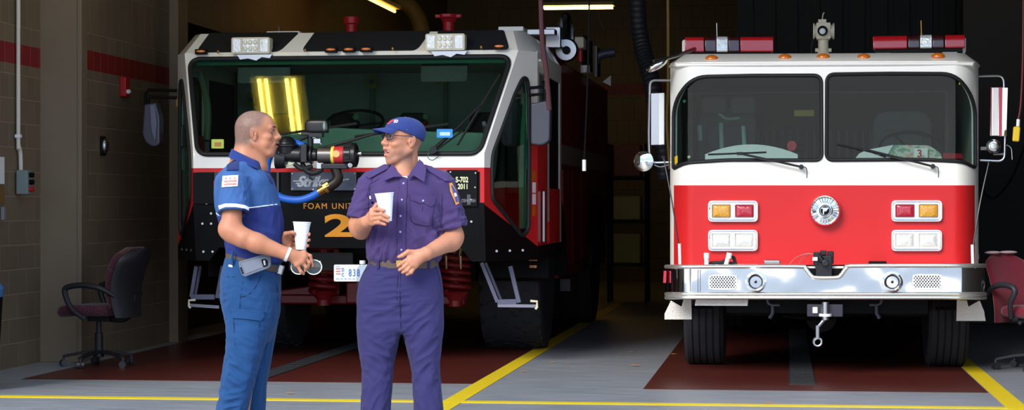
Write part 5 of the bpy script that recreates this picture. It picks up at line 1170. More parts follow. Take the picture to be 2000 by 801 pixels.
def speckle(m):
    nt = m.node_tree; b = nt.nodes['Principled BSDF']; a = [n for n in nt.nodes if n.type == 'VERTEX_COLOR'][0]
    tc = nt.nodes.new('ShaderNodeTexCoord'); no = nt.nodes.new('ShaderNodeTexNoise'); no.inputs['Scale'].default_value = 520; no.inputs['Detail'].default_value = 2; nt.links.new(tc.outputs['Object'], no.inputs['Vector'])
    cr = nt.nodes.new('ShaderNodeValToRGB'); cr.color_ramp.elements[0].position = .4; cr.color_ramp.elements[0].color = (*lin((46, 36, 32)), 1); cr.color_ramp.elements[1].position = .62; cr.color_ramp.elements[1].color = (*lin((142, 112, 98)), 1)
    nt.links.new(no.outputs['Fac'], cr.inputs[0]); iv = nt.nodes.new('ShaderNodeMath'); iv.operation = 'SUBTRACT'; iv.inputs[0].default_value = 1; nt.links.new(a.outputs['Alpha'], iv.inputs[1])
    mx = nt.nodes.new('ShaderNodeMix'); mx.data_type = 'RGBA'; nt.links.new(iv.outputs[0], mx.inputs[0]); nt.links.new(a.outputs['Color'], mx.inputs[6]); nt.links.new(cr.outputs[0], mx.inputs[7]); nt.links.new(mx.outputs[2], b.inputs['Base Color'])
speckle(SKIN)
def cloth(name, rgb, rough=.85, var=.08, bscale=500, bump=.15): return mat(name, rgb, rough, var=var, vscale=14, bump=bump, bscale=bscale, sheen=.08, spec=.2)
ZC0 = 11.44
class Man:
    def __init__(s, px0, label):
        s.xr0 = (px0-1000)/FPX*ZC0
        loc = Vector((s.xr0*CT-ZC0*ST, s.xr0*ST+ZC0*CT, 0)); s.loc = loc
        s.root = thing('person', loc, label, 'person'); s.root.rotation_euler = (0, 0, TH); s.root['org'] = (0.0, 0.0, 0.0)
    def P(s, px, py, b=0.0):
        """own coordinates of the body point seen at px, py, lying b metres behind the body plane"""
        zc = ZC0+b; return np.array([(px-1000)/FPX*zc-s.xr0, b, CH-(py-HY)/FPX*zc])
    def V(s, px, py, b=0.0): return Vector(s.P(px, py, b))
def mb_obj(mb, name, m, man, parent=None, **k):
    return mb.build(name, m, parent or man.root, **k)
def free(mb, name, m, man, label, category, **k):
    """a thing of its own held or worn by a man: built in his coordinates, placed in the place"""
    R = Matrix.Rotation(TH, 3, 'Z'); mb.v = [R @ v+man.loc for v in mb.v]; return tag(mb.build(name, m, **k), label, category)

def head(F_, O, R, sc=1.0, mouth=.010, smile=0, neck=None, chin=0, jaw=.0, lid=.0036):
    """face along +x of R; O the ear canal"""
    Ra = np.array(R); O = np.array(O)
    def T(p): return O+Ra@(np.array(p, float)*sc)
    def e(c, r, k=.012, sub=False, rot=None):
        F_.ell(T(c), np.array(r)*sc, (R @ rot) if rot is not None else R, k, sub)
    def c_(a, b, ra, rb, k=.012, sub=False): F_.cone(T(a), T(b), ra*sc, rb*sc, k, sub)
    e((-.014, 0, .040), (.100, .0775, .092)); e((.03, 0, .046), (.073, .066, .074), .02); e((.035, 0, -.028), (.066, .06, .078), .02)
    for s in (-1, 1):
        c_((-.005, s*.054, -.045), (.066, s*.026, -.098), .022, .021, .02); e((.066+.008*smile, s*.044, -.014-.005*smile), (.026, .021, .02), .016)
        c_((.096, s*.006, .037), (.082, s*.042, .036), .0125, .012, .014); c_((.085, s*.012, -.052), (.055, s*.04, -.05), .018, .02, .02)
    e((.08, 0, -.099-jaw), (.022, .024, .02), .02)
    e((.080, 0, -.064-jaw*.6), (.0275, .034, .038), .014); c_((.098, 0, .018), (.103, 0, -.018), .013, .019, .012)
    for s in (-1, 1): e((.105, s*.033, .020), (.017, .0185, .0105), .009, True)
    c_((.104, 0, .026), (.122, 0, -.012), .0075, .0125, .012); e((.124, 0, -.014), (.0125, .0125, .011), .008)
    for s in (-1, 1): e((.112, s*.015, -.019), (.011, .0085, .0085), .006); e((.117, s*.0075, -.0285), (.006, .0042, .004), .003, True)
    # lids
    for s in (-1, 1):
        e((.0865, s*.032, .0205), (.0135, .0155, .0122), .004)
        e((.1, s*.033, .0195), (.0092, .0116, lid), .002, True); c_((.106, s*.021, -.026), (.09, s*.037, -.052+.004*smile), .0026, .0022, .004, True)
    c_((.108, 0, -.036), (.113, 0, -.042), .012, .012, .012)
    # lips around an opened mouth
    w = .021+.006*smile
    for s in (-1, 1):
        c_((.1155, 0, -.0455), (.099, s*w, -.0505+.006*smile), .0068, .0035, .006); c_((.1085, 0, -.0475-mouth*2.1-.001), (.096, s*w*.95, -.0525-mouth*.5+.006*smile), .0086, .0036, .005)
    if mouth > .001:
        e((.106, 0, -.0475-mouth*1.0), (.019, w*.92, mouth*.86), .002, True)
    # ears
    for s in (-1, 1):
        rot = Matrix.Rotation(s*-.35, 3, 'Z') @ Matrix.Rotation(-.18, 3, 'Y')
        e((-.004, s*.079, .002), (.021, .0075, .033), .004, rot=rot); e((.0, s*.0875, .004), (.0125, .0065, .022), .003, True, rot); e((.0, s*.077, -.027), (.009, .006, .009), .004); c_((-.008, s*.086, -.008), (-.004, s*.085, .014), .0035, .003, .003); e((.009, s*.081, -.002), (.004, .006, .007), .002, rot=rot)
    return T
def tint(V, T_inv, sc, base, lips, hair=None, brow=None, stub=None, dark=None):
    L = T_inv(V); x, y, z = L[:, 0], L[:, 1], L[:, 2]; n = len(V)
    C = np.tile(np.array(lin(base)), (n, 1)); C *= (1+.07*nz3(V*14, 3)+.05*nz3(V*45, 5))[:, None]
    def blend(w, col): w = np.clip(w, 0, 1)[:, None]; C[:] = C*(1-w)+np.array(lin(col))*w
    def g(c, r): return np.exp(-(((L-np.array(c))/np.array(r))**2).sum(1)**1.0)
    blend(g((.115, 0, -.046), (.012, .022, .007))*1.4, lips[0]); blend(g((.11, 0, -.047-lips[2]*2.1), (.014, .022, .008))*1.5, lips[1])
    inface = (x > .02) & (np.abs(z) < .12)
    for s in (-1, 1):
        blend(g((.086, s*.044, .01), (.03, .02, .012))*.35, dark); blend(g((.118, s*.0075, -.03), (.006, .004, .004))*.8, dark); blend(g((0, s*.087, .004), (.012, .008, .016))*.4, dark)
    if stub: stub(C, L, blend, g)
    H = np.clip(hair(C, L, blend, g) if hair else np.zeros(n), 0, 1)
    return np.concatenate([C, (1-H)[:, None]], 1)
def eyes(man, T, R, sc, gaze=(1, 0, 0)):
    Wm = mat('eye_white', (226, 216, 206), .25, coat=1); Im = mat('iris_brown', (40, 22, 14), .15, coat=1)
    Lm = mat('dark_lashes', (30, 18, 14), .8)
    for s in (-1, 1):
        g = MB(); g.tube([Vector(T(q)) for q in ((.1, s*.0205, .0195), (.1015, s*.028, .0235), (.0998, s*.038, .0238), (.092, s*.0465, .0195))], .0012, 6, smooth=4); mb_obj(g, 'eyelash', Lm, man)
        c = T((.086, s*.0325, .0197)); g = MB(); g.ell(c, (.0118*sc,)*3, n=20, k=14); o = mb_obj(g, 'eye', Wm, man)
        gz = (R @ Vector(gaze)).normalized(); g = MB(); g.ell(Vector(c)+gz*.0078*sc, (.0056*sc,)*3, n=16, k=10); mb_obj(g, 'iris', Im, man, o)
def hand(F_, man, wrist, fingers, palm, r=.0088, k=.006, wr=.026):
    """wrist (px,py,b); palm: list of knuckle points; fingers: chains of points after the knuckle"""
    P = lambda q: man.P(*q); w = P(wrist)
    for kn in palm:
        kn = P(kn); F_.cone(w, kn, wr*.72, .0125, .016)
    for kn, kn2 in zip(palm, palm[1:]): F_.cone(P(kn), P(kn2), .0125, .0125, .012)
    for kn, ch in zip(palm, fingers):
        pts = [P(kn)]+[P(q) for q in ch]; n = len(pts)
        for i in range(n-1):
            a = r*(1.16-.12*i); F_.cone(pts[i], pts[i+1], a, r*(1.06-.12*i)*(.92 if i == n-2 else 1), k*.6)
            F_.ell(pts[i], (a*1.08,)*3, None, .004)
def decal(name, poly, bvh, m, man, parent, off=.003, th=.002, cx=None, cy=None, fallback=0., **k):
    """a patch lying on the garment: outline in photo pixels, laid on the cloth from the front"""
    xs = [p[0] for p in poly]; ys = [p[1] for p in poly]
    def fn(px, py):
        p0 = man.V(px, py, -1.2); eye = Vector((-man.xr0, -ZC0, CH)); dr = (p0-eye).normalized()
        h = bvh.ray_cast(p0, dr, 3)
        if h[0] is None: h = bvh.find_nearest(man.V(px, py, fallback)); 
        nrm = h[1] if h[1] is not None and h[1].dot(dr) < 0 else -dr
        return h[0]+nrm*off-dr*off*.5
    st = 3.0
    g = MB(); g.sheet(poly, [], fn, th, cx=[min(xs)+st*i for i in range(1, int((max(xs)-min(xs))/st)+1)], cy=[min(ys)+st*i for i in range(1, int((max(ys)-min(ys))/st)+1)])
    return mb_obj(g, name, m, man, parent, angle=60)
def seam(name, pts, bvh, m, man, parent, r=.0016, off=.001, fallback=0.):
    q = []
    for px, py in pts:
        p0 = man.V(px, py, -1.2); dr = (p0-Vector((-man.xr0, -ZC0, CH))).normalized(); h = bvh.ray_cast(p0, dr, 3)
        if h[0] is None: h = bvh.find_nearest(man.V(px, py, fallback))
        q.append(h[0]-dr*off)
    g = MB(); g.tube(q, r, 6); return mb_obj(g, name, m, man, parent)
def bvh_of(V, F): return BVHTree.FromPolygons([tuple(v) for v in V], [tuple(int(i) for i in f) for f in F])
def on(bvh, man, px, py, off=.0, fb=0.):
    p0 = man.V(px, py, -1.2); dr = (p0-Vector((-man.xr0, -ZC0, CH))).normalized(); h = bvh.ray_cast(p0, dr, 3)
    if h[0] is None: h = bvh.find_nearest(man.V(px, py, fb))
    return h[0]-dr*off
def cup(man, px0, px1, py0, pb0, pb1, py1, b, label):
    """tapered foam cup: rim from px0 to px1 at py0, foot from pb0 to pb1 at py1"""
    a = man.V((pb0+pb1)/2, py1, b); c = man.V((px0+px1)/2, py0, b); r1 = (man.P(px1, py0, b)-man.P(px0, py0, b))[0]/2; r0 = (man.P(pb1, py1, b)-man.P(pb0, py1, b))[0]/2
    L = (c-a).length; g = MB(); rk = lambda t: r0+(r1-r0)*t
    g.lathe([(.001, 0), (r0*.97, 0), (r0, .003), (rk(.86), L*.86), (rk(.87)+.0012, L*.87), (rk(.96)+.001, L*.95), (r1+.0025, L*.965), (r1+.0025, L), (r1-.002, L), (rk(.9)-.004, L*.9), (r0-.004, .01), (.001, .01)], a, c-a, 40)
    return free(g, 'foam_cup', M['foam'], man, label, 'cup')
def shoe(man, par, x, b, ang, m):
    R = Matrix.Rotation(ang, 3, 'Z'); g = MB(); rings = []
    for z, k, dx in ((0, 1, 0), (.025, 1.02, 0), (.05, .95, -.004), (.075, .78, -.03), (.1, .5, -.07), (.125, .42, -.085)):
        rings.append([Vector((x, b, z))+R @ Vector((u*k+dx, v*min(1, k*1.05), 0)) for u, v in rpoly([(-.11, -.035, .03), (.05, -.048, .04), (.17, -.036, .05), (.17, .036, .05), (.05, .048, .04), (-.11, .035, .03)], 5)])
    g.loft(rings); o = mb_obj(g, 'shoe', m, man, par, angle=50); g = MB(); g.loft([[v+Vector((0, 0, dz-.0)) for v in rings[0]] for dz in (.0, .018)]); mb_obj(g, 'sole', M['rub'], man, o)
    return o
# ---------------------------------------------------------------- man in blue polo, in profile
A = Man(478, 'man in two-tone blue polo seen in profile, holding a white cup and sunglasses')
P = A.P
O = P(500, 264, 0); R = Matrix.Rotation(.0, 3, 'Z') @ Matrix.Rotation(-.02, 3, 'Y')
FA = Field((-.35, -.42, -.0), (.42, .34, 1.87), .0032)
hr = .96; T_A = head(FA, O, R, .985, mouth=.0065, jaw=.002)
# neck and body below
FA.cone(P(483, 272, 0), P(478, 330, 0), .062, .07, .03); FA.cone(P(500, 290, 0), P(503, 325, 0), .045, .055, .03)
FA.cone(P(478, 320, 0), P(478, 340, 0), .075, .09, .04)
FA.stack([(P(0, 540, 0)[2], P(490, 0)[0], 0, .12, .13), (P(0, 480, 0)[2], P(492, 0)[0], 0, .115, .135), (P(0, 420, 0)[2], P(488, 0)[0], 0, .125, .16), (P(0, 360, 0)[2], P(480, 0)[0], 0, .11, .17), (P(0, 335, 0)[2], P(478, 0)[0], 0, .07, .12)], .04)
hipz = P(0, 560, 0)[2]
for px, b, kx, ax in ((490, -.075, 482, 462), (500, .075, 500, 490)):
    FA.cone(P(px, 560, b), P(kx, 700, b), .072, .05, .03); FA.cone(P(kx, 700, b), P(ax, 878, b), .055, .04, .02)
# near arm: shoulder, elbow, wrist
FA.cone(P(455, 352, -.19), P(452, 450, -.25), .056, .052, .02); FA.cone(P(452, 450, -.25), P(475, 465, -.27), .05, .05, .03)
FA.cone(P(457, 457, -.25), P(505, 476, -.27), .052, .049, .02); FA.cone(P(500, 474, -.27), P(560, 496, -.27), .05, .032, .02)
FA.cone(P(560, 496, -.27), P(572, 499, -.265), .031, .031, .02); FA.ell(P(440, 447, -.25), (.035, .04, .04), None, .03)
hand(FA, A, (572, 499, -.265), [[(606, 500, -.25), (611, 520, -.245)], [(604, 513, -.262), (602, 524, -.255)], [(598, 522, -.27), (596, 529, -.262)], [(588, 531, -.272), (593, 535, -.262)]],
     [(594, 494, -.25), (595, 502, -.262), (590, 511, -.27), (580, 517, -.272)])
FA.cone(P(580, 507, -.24), P(598, 515, -.215), .014, .011, .01); FA.cone(P(598, 515, -.215), P(607, 524, -.225), .0105, .009, .006)
FA.ell(P(583, 505, -.265), (.03, .014, .026), None, .02)
# far arm: hidden upper arm, forearm coming round the chest, hand about the cup
FA.cone(P(478, 352, .18), P(492, 450, .2), .055, .05, .02); FA.cone(P(492, 450, .2), P(552, 474, -.01), .047, .03, .02)
hand(FA, A, (552, 474, -.01), [[(577, 458, -.015), (598, 455, -.04), (604, 457, -.085), (604, 460, -.1)], [(578, 468, -.01), (599, 467, -.035), (604, 469, -.085), (602, 471, -.103)], [(577, 477, -.01), (597, 477, -.035), (601.5, 480, -.08), (600, 482, -.1)], [(575, 485, -.012), (592, 487, -.035), (596, 489, -.075), (593, 490, -.09)]],
     [(566, 458, -.03), (566, 466, -.022), (566, 474, -.02), (564, 481, -.025)])
FA.cone(P(555, 472, -.03), P(558, 457, -.075), .017, .0135, .012); FA.cone(P(558, 457, -.075), P(571, 454, -.108), .0125, .011, .006); FA.ell(P(573, 455, -.112), (.012, .009, .0095), None, .004)
FA.ell(P(558, 468, -.03), (.024, .024, .03), None, .015)
V, F = FA.mesh(2); del FA
Ra = np.array(R); inv = lambda V: ((V-O)@Ra)/.985
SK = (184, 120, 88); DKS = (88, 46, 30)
def stubA(C, L, bl, g):
    pass; bl(g((.118, 0, -.037), (.012, .03, .006))*1.0, (64, 38, 30))
def hairA(C, L, bl, g):
    x, y, z = L.T; hl = np.where(x > .0, .062+(x-.0)*.25, np.where(x > -.05, .062-(0-x)*2.2, -.05)) ; side = np.where(x > .0, .03+.9*np.maximum(0, .045-x)*0+(x > .035)*.05, hl)
    front = .083-(np.abs(y)*.55)**1.0+(np.abs(y) > .05)*.0; w = (1/(1+np.exp(-(z-np.where(x > -.01, .03+.35*np.maximum(x, 0), -.055+.0*x))/.006)))*(1/(1+np.exp(-(front-x)/.006)))
    w = w*(1-g((0, .08, 0), (.022, .02, .034))*1.0)*(1-g((0, -.08, 0), (.022, .02, .034))*1.0)
    return w*.86+g((.1, 0, -.106), (.016, .02, .024))*.9+g((.116, 0, -.037), (.01, .026, .005))*.8
cA = tint(V, inv, .985, SK, ((150, 84, 70), (178, 98, 84), .0065), hairA, None, stubA, DKS)
bodyA = np_obj('body', V, F, SKIN, A.root, cA)
eyes(A, lambda p: Vector(T_A(p)), R, .985)
g = MB(); HAIRM = mat('dark_brow_hair', (34, 24, 20), .8)
for s in (-1, 1): g = MB(); g.tube([Vector(T_A(q)) for q in ((.108, s*.012, .038), (.104, s*.028, .043), (.088, s*.045, .041), (.078, s*.052, .035))], lambda t: .0032*(1-.6*abs(t-.4)), 6, smooth=4); mb_obj(g, 'eyebrow', HAIRM, A)
g = MB(); g.prism([Vector(T_A((.106-abs(y)*.3, y, -.051+dz))) for y, dz in ((-.014, 0), (.014, 0), (.012, -.0065), (-.012, -.0065))], (Ra@np.array((-.006, 0, 0))).tolist()); mb_obj(g, 'teeth', mat('teeth', (236, 230, 218), .25), A)
# ---- polo shirt
UPB = mat('light_blue_knit', (54, 104, 176), .85, var=.06, vscale=14, bump=.12, bscale=600, sheen=.25, spec=.25); 
POLO = vcol_mat('polo_knit', .85, .12, 600); TRO = cloth('blue_twill', (31, 68, 112)); 
S = Field((-.3, -.33, .9), (.32, .33, 1.72), .0042)
def row(py, x0, x1, ry, cy=0): z = P(0, py, 0)[2]; a, b = P(x0, py, 0)[0], P(x1, py, 0)[0]; return (z, (a+b)/2, cy, (b-a)/2, ry)
S.stack([row(513, 444, 552, .16), row(500, 444, 553, .162), row(478, 441, 554, .165), row(450, 434, 554, .17), row(420, 424, 551, .178), row(390, 419, 545, .19), row(365, 420, 538, .2), row(345, 424, 530, .19), row(330, 437, 514, .125), row(318, 450, 502, .08), row(311, 458, 497, .06)], .02, e=2.25)
S.cone(P(474, 331, -.09), P(455, 352, -.185), .05, .07, .04); S.capped(P(457, 348, -.19), P(456, 416, -.245), .074, .084, .02)
S.cone(P(476, 331, .09), P(476, 352, .185), .05, .07, .04); S.capped(P(477, 348, .19), P(488, 412, .21), .074, .08, .02)
# armholes hollow below the cuffs, waist and neck
S.cone(P(457, 395, -.235), P(455, 432, -.255), .058, .066, .004, True); S.cone(P(486, 395, .205), P(490, 432, .215), .06, .066, .004, True)
V, F = S.mesh(2); del S
spots = [((P(440, 470, 0)), .12, .008, (1, 0, -.5), .03), (P(500, 480, -.1), .14, 0.0081, (.9, 0, -.45), .035), (P(470, 385, -.22), .09, 0.0068, (.6, 0, 1), .025), (P(530, 430, -.05), .12, 0.0068, (.3, 0, 1), .035), (P(430, 380, -.12), .1, 0.0068, (.2, .2, 1), .03), (P(500, 350, -.1), .08, 0.0047, (1, 0, -.6), .03)]
V = folds(V, F, spots, .0016, 2)
# two-tone: royal blue below the piped chest line
def z_line(Vv): return P(0, 407, 0)[2]+(Vv[:, 0]-P(487, 0)[0])*(-P(0, 400, 0)[2]+P(0, 407, 0)[2])*0+(Vv[:, 0]-P(487, 0)[0])*.09-(Vv[:, 0] < P(440, 0)[0])*0.03
arm = (V[:, 1] < -.17)|(V[:, 1] > .17)
low = (V[:, 2] < z_line(V)) & ~(((V[:, 1] < -.150) & (V[:, 0] < P(487, 0)[0])) & (V[:, 2] > P(0, 424, 0)[2]))
cc_ = np.where(low[:, None], np.array(lin((30, 44, 108))), np.array(lin((50, 86, 138))))*(1+.05*nz3(V*20, 4))[:, None]
shirt = np_obj('polo_shirt', V, F, POLO, A.root, cc_); bA = bvh_of(V, F)
PIPE = mat('white_piping', (236, 238, 244), .7); ROY = cloth('royal_blue_rib', (29, 50, 110)); NAV = cloth('navy_epaulette', (24, 40, 92))
seam('piping', [(486, 406), (500, 404.5), (515, 402.5), (530, 400.5), (541, 399)], bA, PIPE, A, shirt, .003)
seam('piping', [(420, 410), (423, 417), (428, 421)], bA, PIPE, A, shirt, .0028)
decal('sleeve_stripe', [(427, 402), (440, 398), (460, 398), (478, 401), (486, 405), (485, 411), (478, 407.5), (460, 404.5), (440, 404.5), (429, 409)], bA, PIPE, A, shirt, .0025)
for dy in (9.5, 13.5): seam('cuff_rib', [(430, 405+dy), (440, 401+dy), (460, 400.5+dy), (478, 403.5+dy), (486, 406.5+dy)], bA, mat('cuff_blue', (26, 54, 100), .8), A, shirt, .0018)
# collar: a band rising at the nape and falling to the chest
g = MB(); zc_ = P(0, 291.5, 0)[2]; xc_ = P(484, 0)[0]
def col(a, h, o=0):
    ca, sa = math.cos(a), math.sin(a); tip = max(0, ca-.6)/.4
    return Vector((xc_+(.082+.016*h+o)*ca-.02*h*tip, sa*(.076+.052*h+o), zc_-.078*((1+ca)/2)-h*(.042+.012*tip)))
rings = []
for i in range(49):
    a = .30+(2*math.pi-.6)*i/48; rings.append([col(a, 0, -.003), col(a, 0, .003)+Vector((0, 0, .003)), col(a, .35, .005), col(a, .7, .005), col(a, 1, .004), col(a, 1, -.001), col(a, .3, -.002), col(a, .3, -.008)])
g.loft(rings); mb_obj(g, 'collar', ROY, A, shirt, angle=70)
decal('placket', [(516, 330), (524, 335), (534, 357), (531, 360), (520, 342)], bA, ROY, A, shirt, .003)
g = MB(); g.ell(on(bA, A, 520, 333, .004), (.005,)*3); mb_obj(g, 'button', M['blk'], A, shirt)
decal('epaulette', [(447, 313), (466, 315), (465, 333), (443, 334)], bA, NAV, A, shirt, .005, .004)
pt = decal('shoulder_patch', [(436, 344), (465, 342.5), (464, 364), (434, 366)], bA, mat('patch_ivory', (246, 238, 234), .7), A, shirt, .004, .002)
RB = mat('patch_red', (214, 120, 108), .7)
for y0 in (352.5, 358.5): decal('flag_bar', [(439, y0+.8), (462, y0-.2), (462, y0+2.6), (438.5, y0+3.6)], bA, RB, A, pt, .0065, .001)
for x in (442, 450, 458): decal('flag_star', [(x, 346.6), (x+1, 348.2), (x+2.6, 348.4), (x+1.2, 349.6), (x, 351), (x-1.2, 349.6), (x-2.6, 348.4), (x-1, 348.2)], bA, mat('patch_star', (206, 110, 110), .7), A, pt, .0065, .001)
# ---- trousers
S = Field((-.24, -.25, .03), (.27, .25, 1.07), .0045)
def rw(py, x0, x1, cy, ry): z = P(0, py, 0)[2]; a, b = P(x0, py, 0)[0], P(x1, py, 0)[0]; return (z, (a+b)/2, cy, (b-a)/2, ry)
S.stack([rw(668, 458, 526, 0, .11), rw(640, 446, 538, 0, .15), rw(612, 437, 545, 0, .172), rw(585, 432, 547, 0, .18), rw(560, 431, 548, 0, .178), rw(535, 433, 549, 0, .172), rw(515, 438, 549, 0, .163), rw(503, 441, 550, 0, .16)], .03, e=2.3)
S.stack([rw(884, 424, 482, -.09, .085), rw(801, 428, 487, -.09, .085), rw(750, 436, 499, -.09, .09), rw(700, 444, 513, -.09, .095), rw(650, 446, 526, -.085, .1), rw(610, 443, 537, -.078, .088), rw(575, 441, 541, -.065, .09)], .015, e=2.15)
S.stack([rw(884, 468, 516, .09, .08), rw(801, 468, 514, .09, .08), rw(750, 466, 518, .09, .085), rw(700, 462, 527, .09, .095), rw(650, 455, 536, .085, .1), rw(610, 446, 542, .078, .088), rw(575, 443, 543, .065, .09)], .015, e=2.15)
V, F = S.mesh(2); del S
spots = [(P(470, 640, -.17), .12, 0.0081, (1, 0, -.35), .03), (P(460, 720, -.15), .13, 0.0121, (.8, 0, -.6), .035), (P(450, 800, -.15), .12, 0.0121, (1, 0, .25), .035), (P(500, 770, 0), .12, 0.0108, (.4, 0, 1), .035), (P(500, 560, -.15), .12, 0.0054, (1, 0, -.6), .035), (P(530, 600, -.05), .1, 0.0081, (.5, 0, 1), .03), (P(440, 590, -.1), .1, 0.0068, (1, 0, .4), .03), (P(515, 690, 0), .1, 0.0095, (.3, 0, 1), .03)]
V = folds(V, F, spots, .002, 7); tro = np_obj('trousers', V, F, TRO, A.root); bT = bvh_of(V, F)
TRS = mat('trouser_seam', (14, 36, 66), .9)
seam('pocket_seam', [(511, 536), (506, 548), (498, 562), (488, 574), (478, 579), (471, 580)], bT, TRS, A, tro, .0022); seam('side_seam', [(476, 540), (470, 580), (468, 605)], bT, TRS, A, tro, .0018)
decal('cargo_flap', [(452, 602), (514, 607), (516, 617), (508, 627), (456, 621)], bT, TRO, A, tro, .007, .004)
seam('cargo_pocket_edge', [(456, 622), (459, 674), (505, 682), (507, 630)], bT, TRS, A, tro, .002); seam('fly_seam', [(538, 530), (541, 560), (543, 590)], bT, TRS, A, tro, .002)
seam('back_pocket_seam', [(434, 536), (445, 541), (458, 541)], bT, TRS, A, tro, .002); decal('pocket_tab', [(448, 517), (455.5, 518.5), (454.5, 522.5), (447, 521)], bT, PIPE, A, tro, .004)
# ---- belt, following the trousers' waist
def belt(man, rows_, e, m, name='belt', parent=None, hgt=.036, grow=.006):
    zt_, zb_, fx = rows_; g = MB(); rings = []
    for i in range(64):
        a = 2*math.pi*i/64; ca, sa = math.cos(a), math.sin(a); q = (abs(ca)**e+abs(sa)**e)**(-1/e); x0, rx, ry, tilt = fx
        x, y = x0+(rx+grow)*ca*q, (ry+grow)*sa*q; z = zt_+tilt*(x-x0)
        rings.append([Vector((x, y, z-hgt/2)), Vector((x, y, z+hgt/2)), Vector((x-.004*ca, y-.004*sa, z+hgt/2)), Vector((x-.004*ca, y-.004*sa, z-hgt/2))])
    g.loft(rings, closed=True, caps=False); return mb_obj(g, name, m, man, parent, angle=50)
LEA = mat('worn_brown_leather', (84, 66, 56), .6, var=.18, vscale=50, bump=.15, bscale=90)
x0, x1 = P(443, 510, 0)[0], P(551, 515, 0)[0]
bl = belt(A, (P(0, 513, 0)[2], 0, ((x0+x1)/2, (x1-x0)/2, .16, -.24)), 2.3, LEA, grow=.004)
BKL = M['steel']; g = MB(); g.box(A.V(546, 527, -.06)+Vector((.006, 0, 0)), (.03, .05, .05), rot=Matrix.Rotation(.3, 3, 'Y')); mb_obj(g, 'buckle', BKL, A, bl, bevel=.006)
g = MB(); 
for px, py in ((455, 502), ): g.tube([on(bT, A, px, py+16, .004), A.V(px-1, py, -.155)+Vector((0, -.012, 0)), A.V(px, py-10, -.15)+Vector((0, -.01, 0))], .007, 6)
mb_obj(g, 'belt_loop', TRO, A, tro)
for px, b in ((478, -.09), (508, .09)): pass
shoe(A, A.root, P(462, 880)[0], -.09, -.1, M['blk']); shoe(A, A.root, P(496, 880)[0], .09, .05, M['blk'])
# bracelet
g = MB(); c0, c1 = A.V(558, 496, -.27), A.V(565, 498, -.27); ax = (A.V(572, 500, -.265)-A.V(550, 491, -.27)).normalized(); u = ax.orthogonal().normalized(); w = ax.cross(u); c0 = A.V(562, 497, -.269)
ring_ = lambda o_, r: [c0+ax*o_+u*(r*math.cos(t))+w*(r*math.sin(t)) for t in [2*math.pi*i/32 for i in range(32)]]
g.loft([ring_(-.008, .0355), ring_(-.008, .0395), ring_(.008, .039), ring_(.008, .035)], closed=True, caps=False); mb_obj(g, 'bracelet', mat('woven_white_band', (226, 222, 214), .6, bump=.6, bscale=300), A, bodyA)
# ---- cup, sunglasses, phone
cup(A, 573, 606.5, 433.5, 577.5, 598, 487.5, -.075, 'white foam cup held up by the man in the blue polo')
sg = thing('sunglasses', A.loc, 'round dark sunglasses with cream rims dangling from a hand', 'sunglasses')
def sgb(fn, name, m, par=None):
    g = MB(); fn(g); R_ = Matrix.Rotation(TH, 3, 'Z'); g.v = [R_ @ v+A.loc for v in g.v]; return g.build(name, m, par or sg, angle=50)
RIM = mat('cream_rim', (214, 216, 200), .35); LEN = mat('smoke_lens', (48, 50, 50), .08, coat=1)
for cx, cy, r in ((584, 521.5, 15), (613, 522, 15)):
    c = A.V(cx, cy, -.235); rr_ = r/FPX*(ZC0-.235); sgb(lambda g: g.tube([c+Vector((rr_*math.cos(t)*1.02, -.0+.01*math.sin(t), rr_*math.sin(t)*.93)) for t in [2*math.pi*i/28 for i in range(28)]], .0032, 8, closed=True), 'rim', RIM)
    sgb(lambda g: g.ell(c, (rr_*.98, .003, rr_*.9), n=28), 'lens', LEN)
sgb(lambda g: g.tube([A.V(596, 518, -.235), A.V(599, 515, -.24), A.V(602, 518, -.235)], .003, 6, smooth=3), 'bridge', RIM)
for x in (570, 627): sgb(lambda g: g.tube([A.V(x, 520, -.235), A.V(x, 516, -.2), A.V(x-2, 510, -.13)], .0025, 6), 'temple', RIM)
ph = thing('smartphone', A.loc, 'grey cased phone clipped tilted on the belt of the blue polo man', 'phone')
def phb(fn, name, m, par=None, **k):
    g = MB(); fn(g); R_ = Matrix.Rotation(TH, 3, 'Z'); g.v = [R_ @ v+A.loc for v in g.v]; return g.build(name, m, par or ph, **k)
def phs(pts, y0, y1, name, m, par=None, **k): return phb(lambda g: g.prism([A.V(a, b, y0) for a, b in rpoly(pts)], (0, y1-y0, 0)), name, m, par, **k)
PG = mat('slate_case', (98, 104, 116), .5)
cs = phs([(465.5, 511, 3), (518, 496, 4), (528, 500, 4), (529, 519, 5), (524, 524, 4), (478, 541, 4), (472, 537, 3), (466, 518, 3)], -.225, -.205, 'case', PG, bevel=.003)
phs([(471, 514, 2), (517, 501, 2), (524, 504, 2), (524, 518, 2), (480, 535, 2)], -.228, -.224, 'back_panel', mat('slate_panel_phone', (112, 118, 130), .45), cs)
phs([(510, 507, 2), (519, 505.5, 2), (523, 509, 2), (523, 519, 2), (514, 522, 2)], -.231, -.226, 'camera_window', M['blk'], cs)
phs([(514, 509), (517.5, 508.5), (519, 517.5), (515.5, 518.5)], -.2325, -.23, 'camera_lens', M['steel'], cs)
for i in range(3): phs([(468.5+i*1.6, 523+i*4.4), (471.5+i*1.6, 522.2+i*4.4), (473+i*1.6, 525.6+i*4.4), (470+i*1.6, 526.5+i*4.4)], -.2275, -.224, 'port_cover', M['blk'], cs)
phb(lambda g: g.box(A.V(497, 517, -.19), (.05, .03, .06)), 'belt_clip', M['blk'], cs)
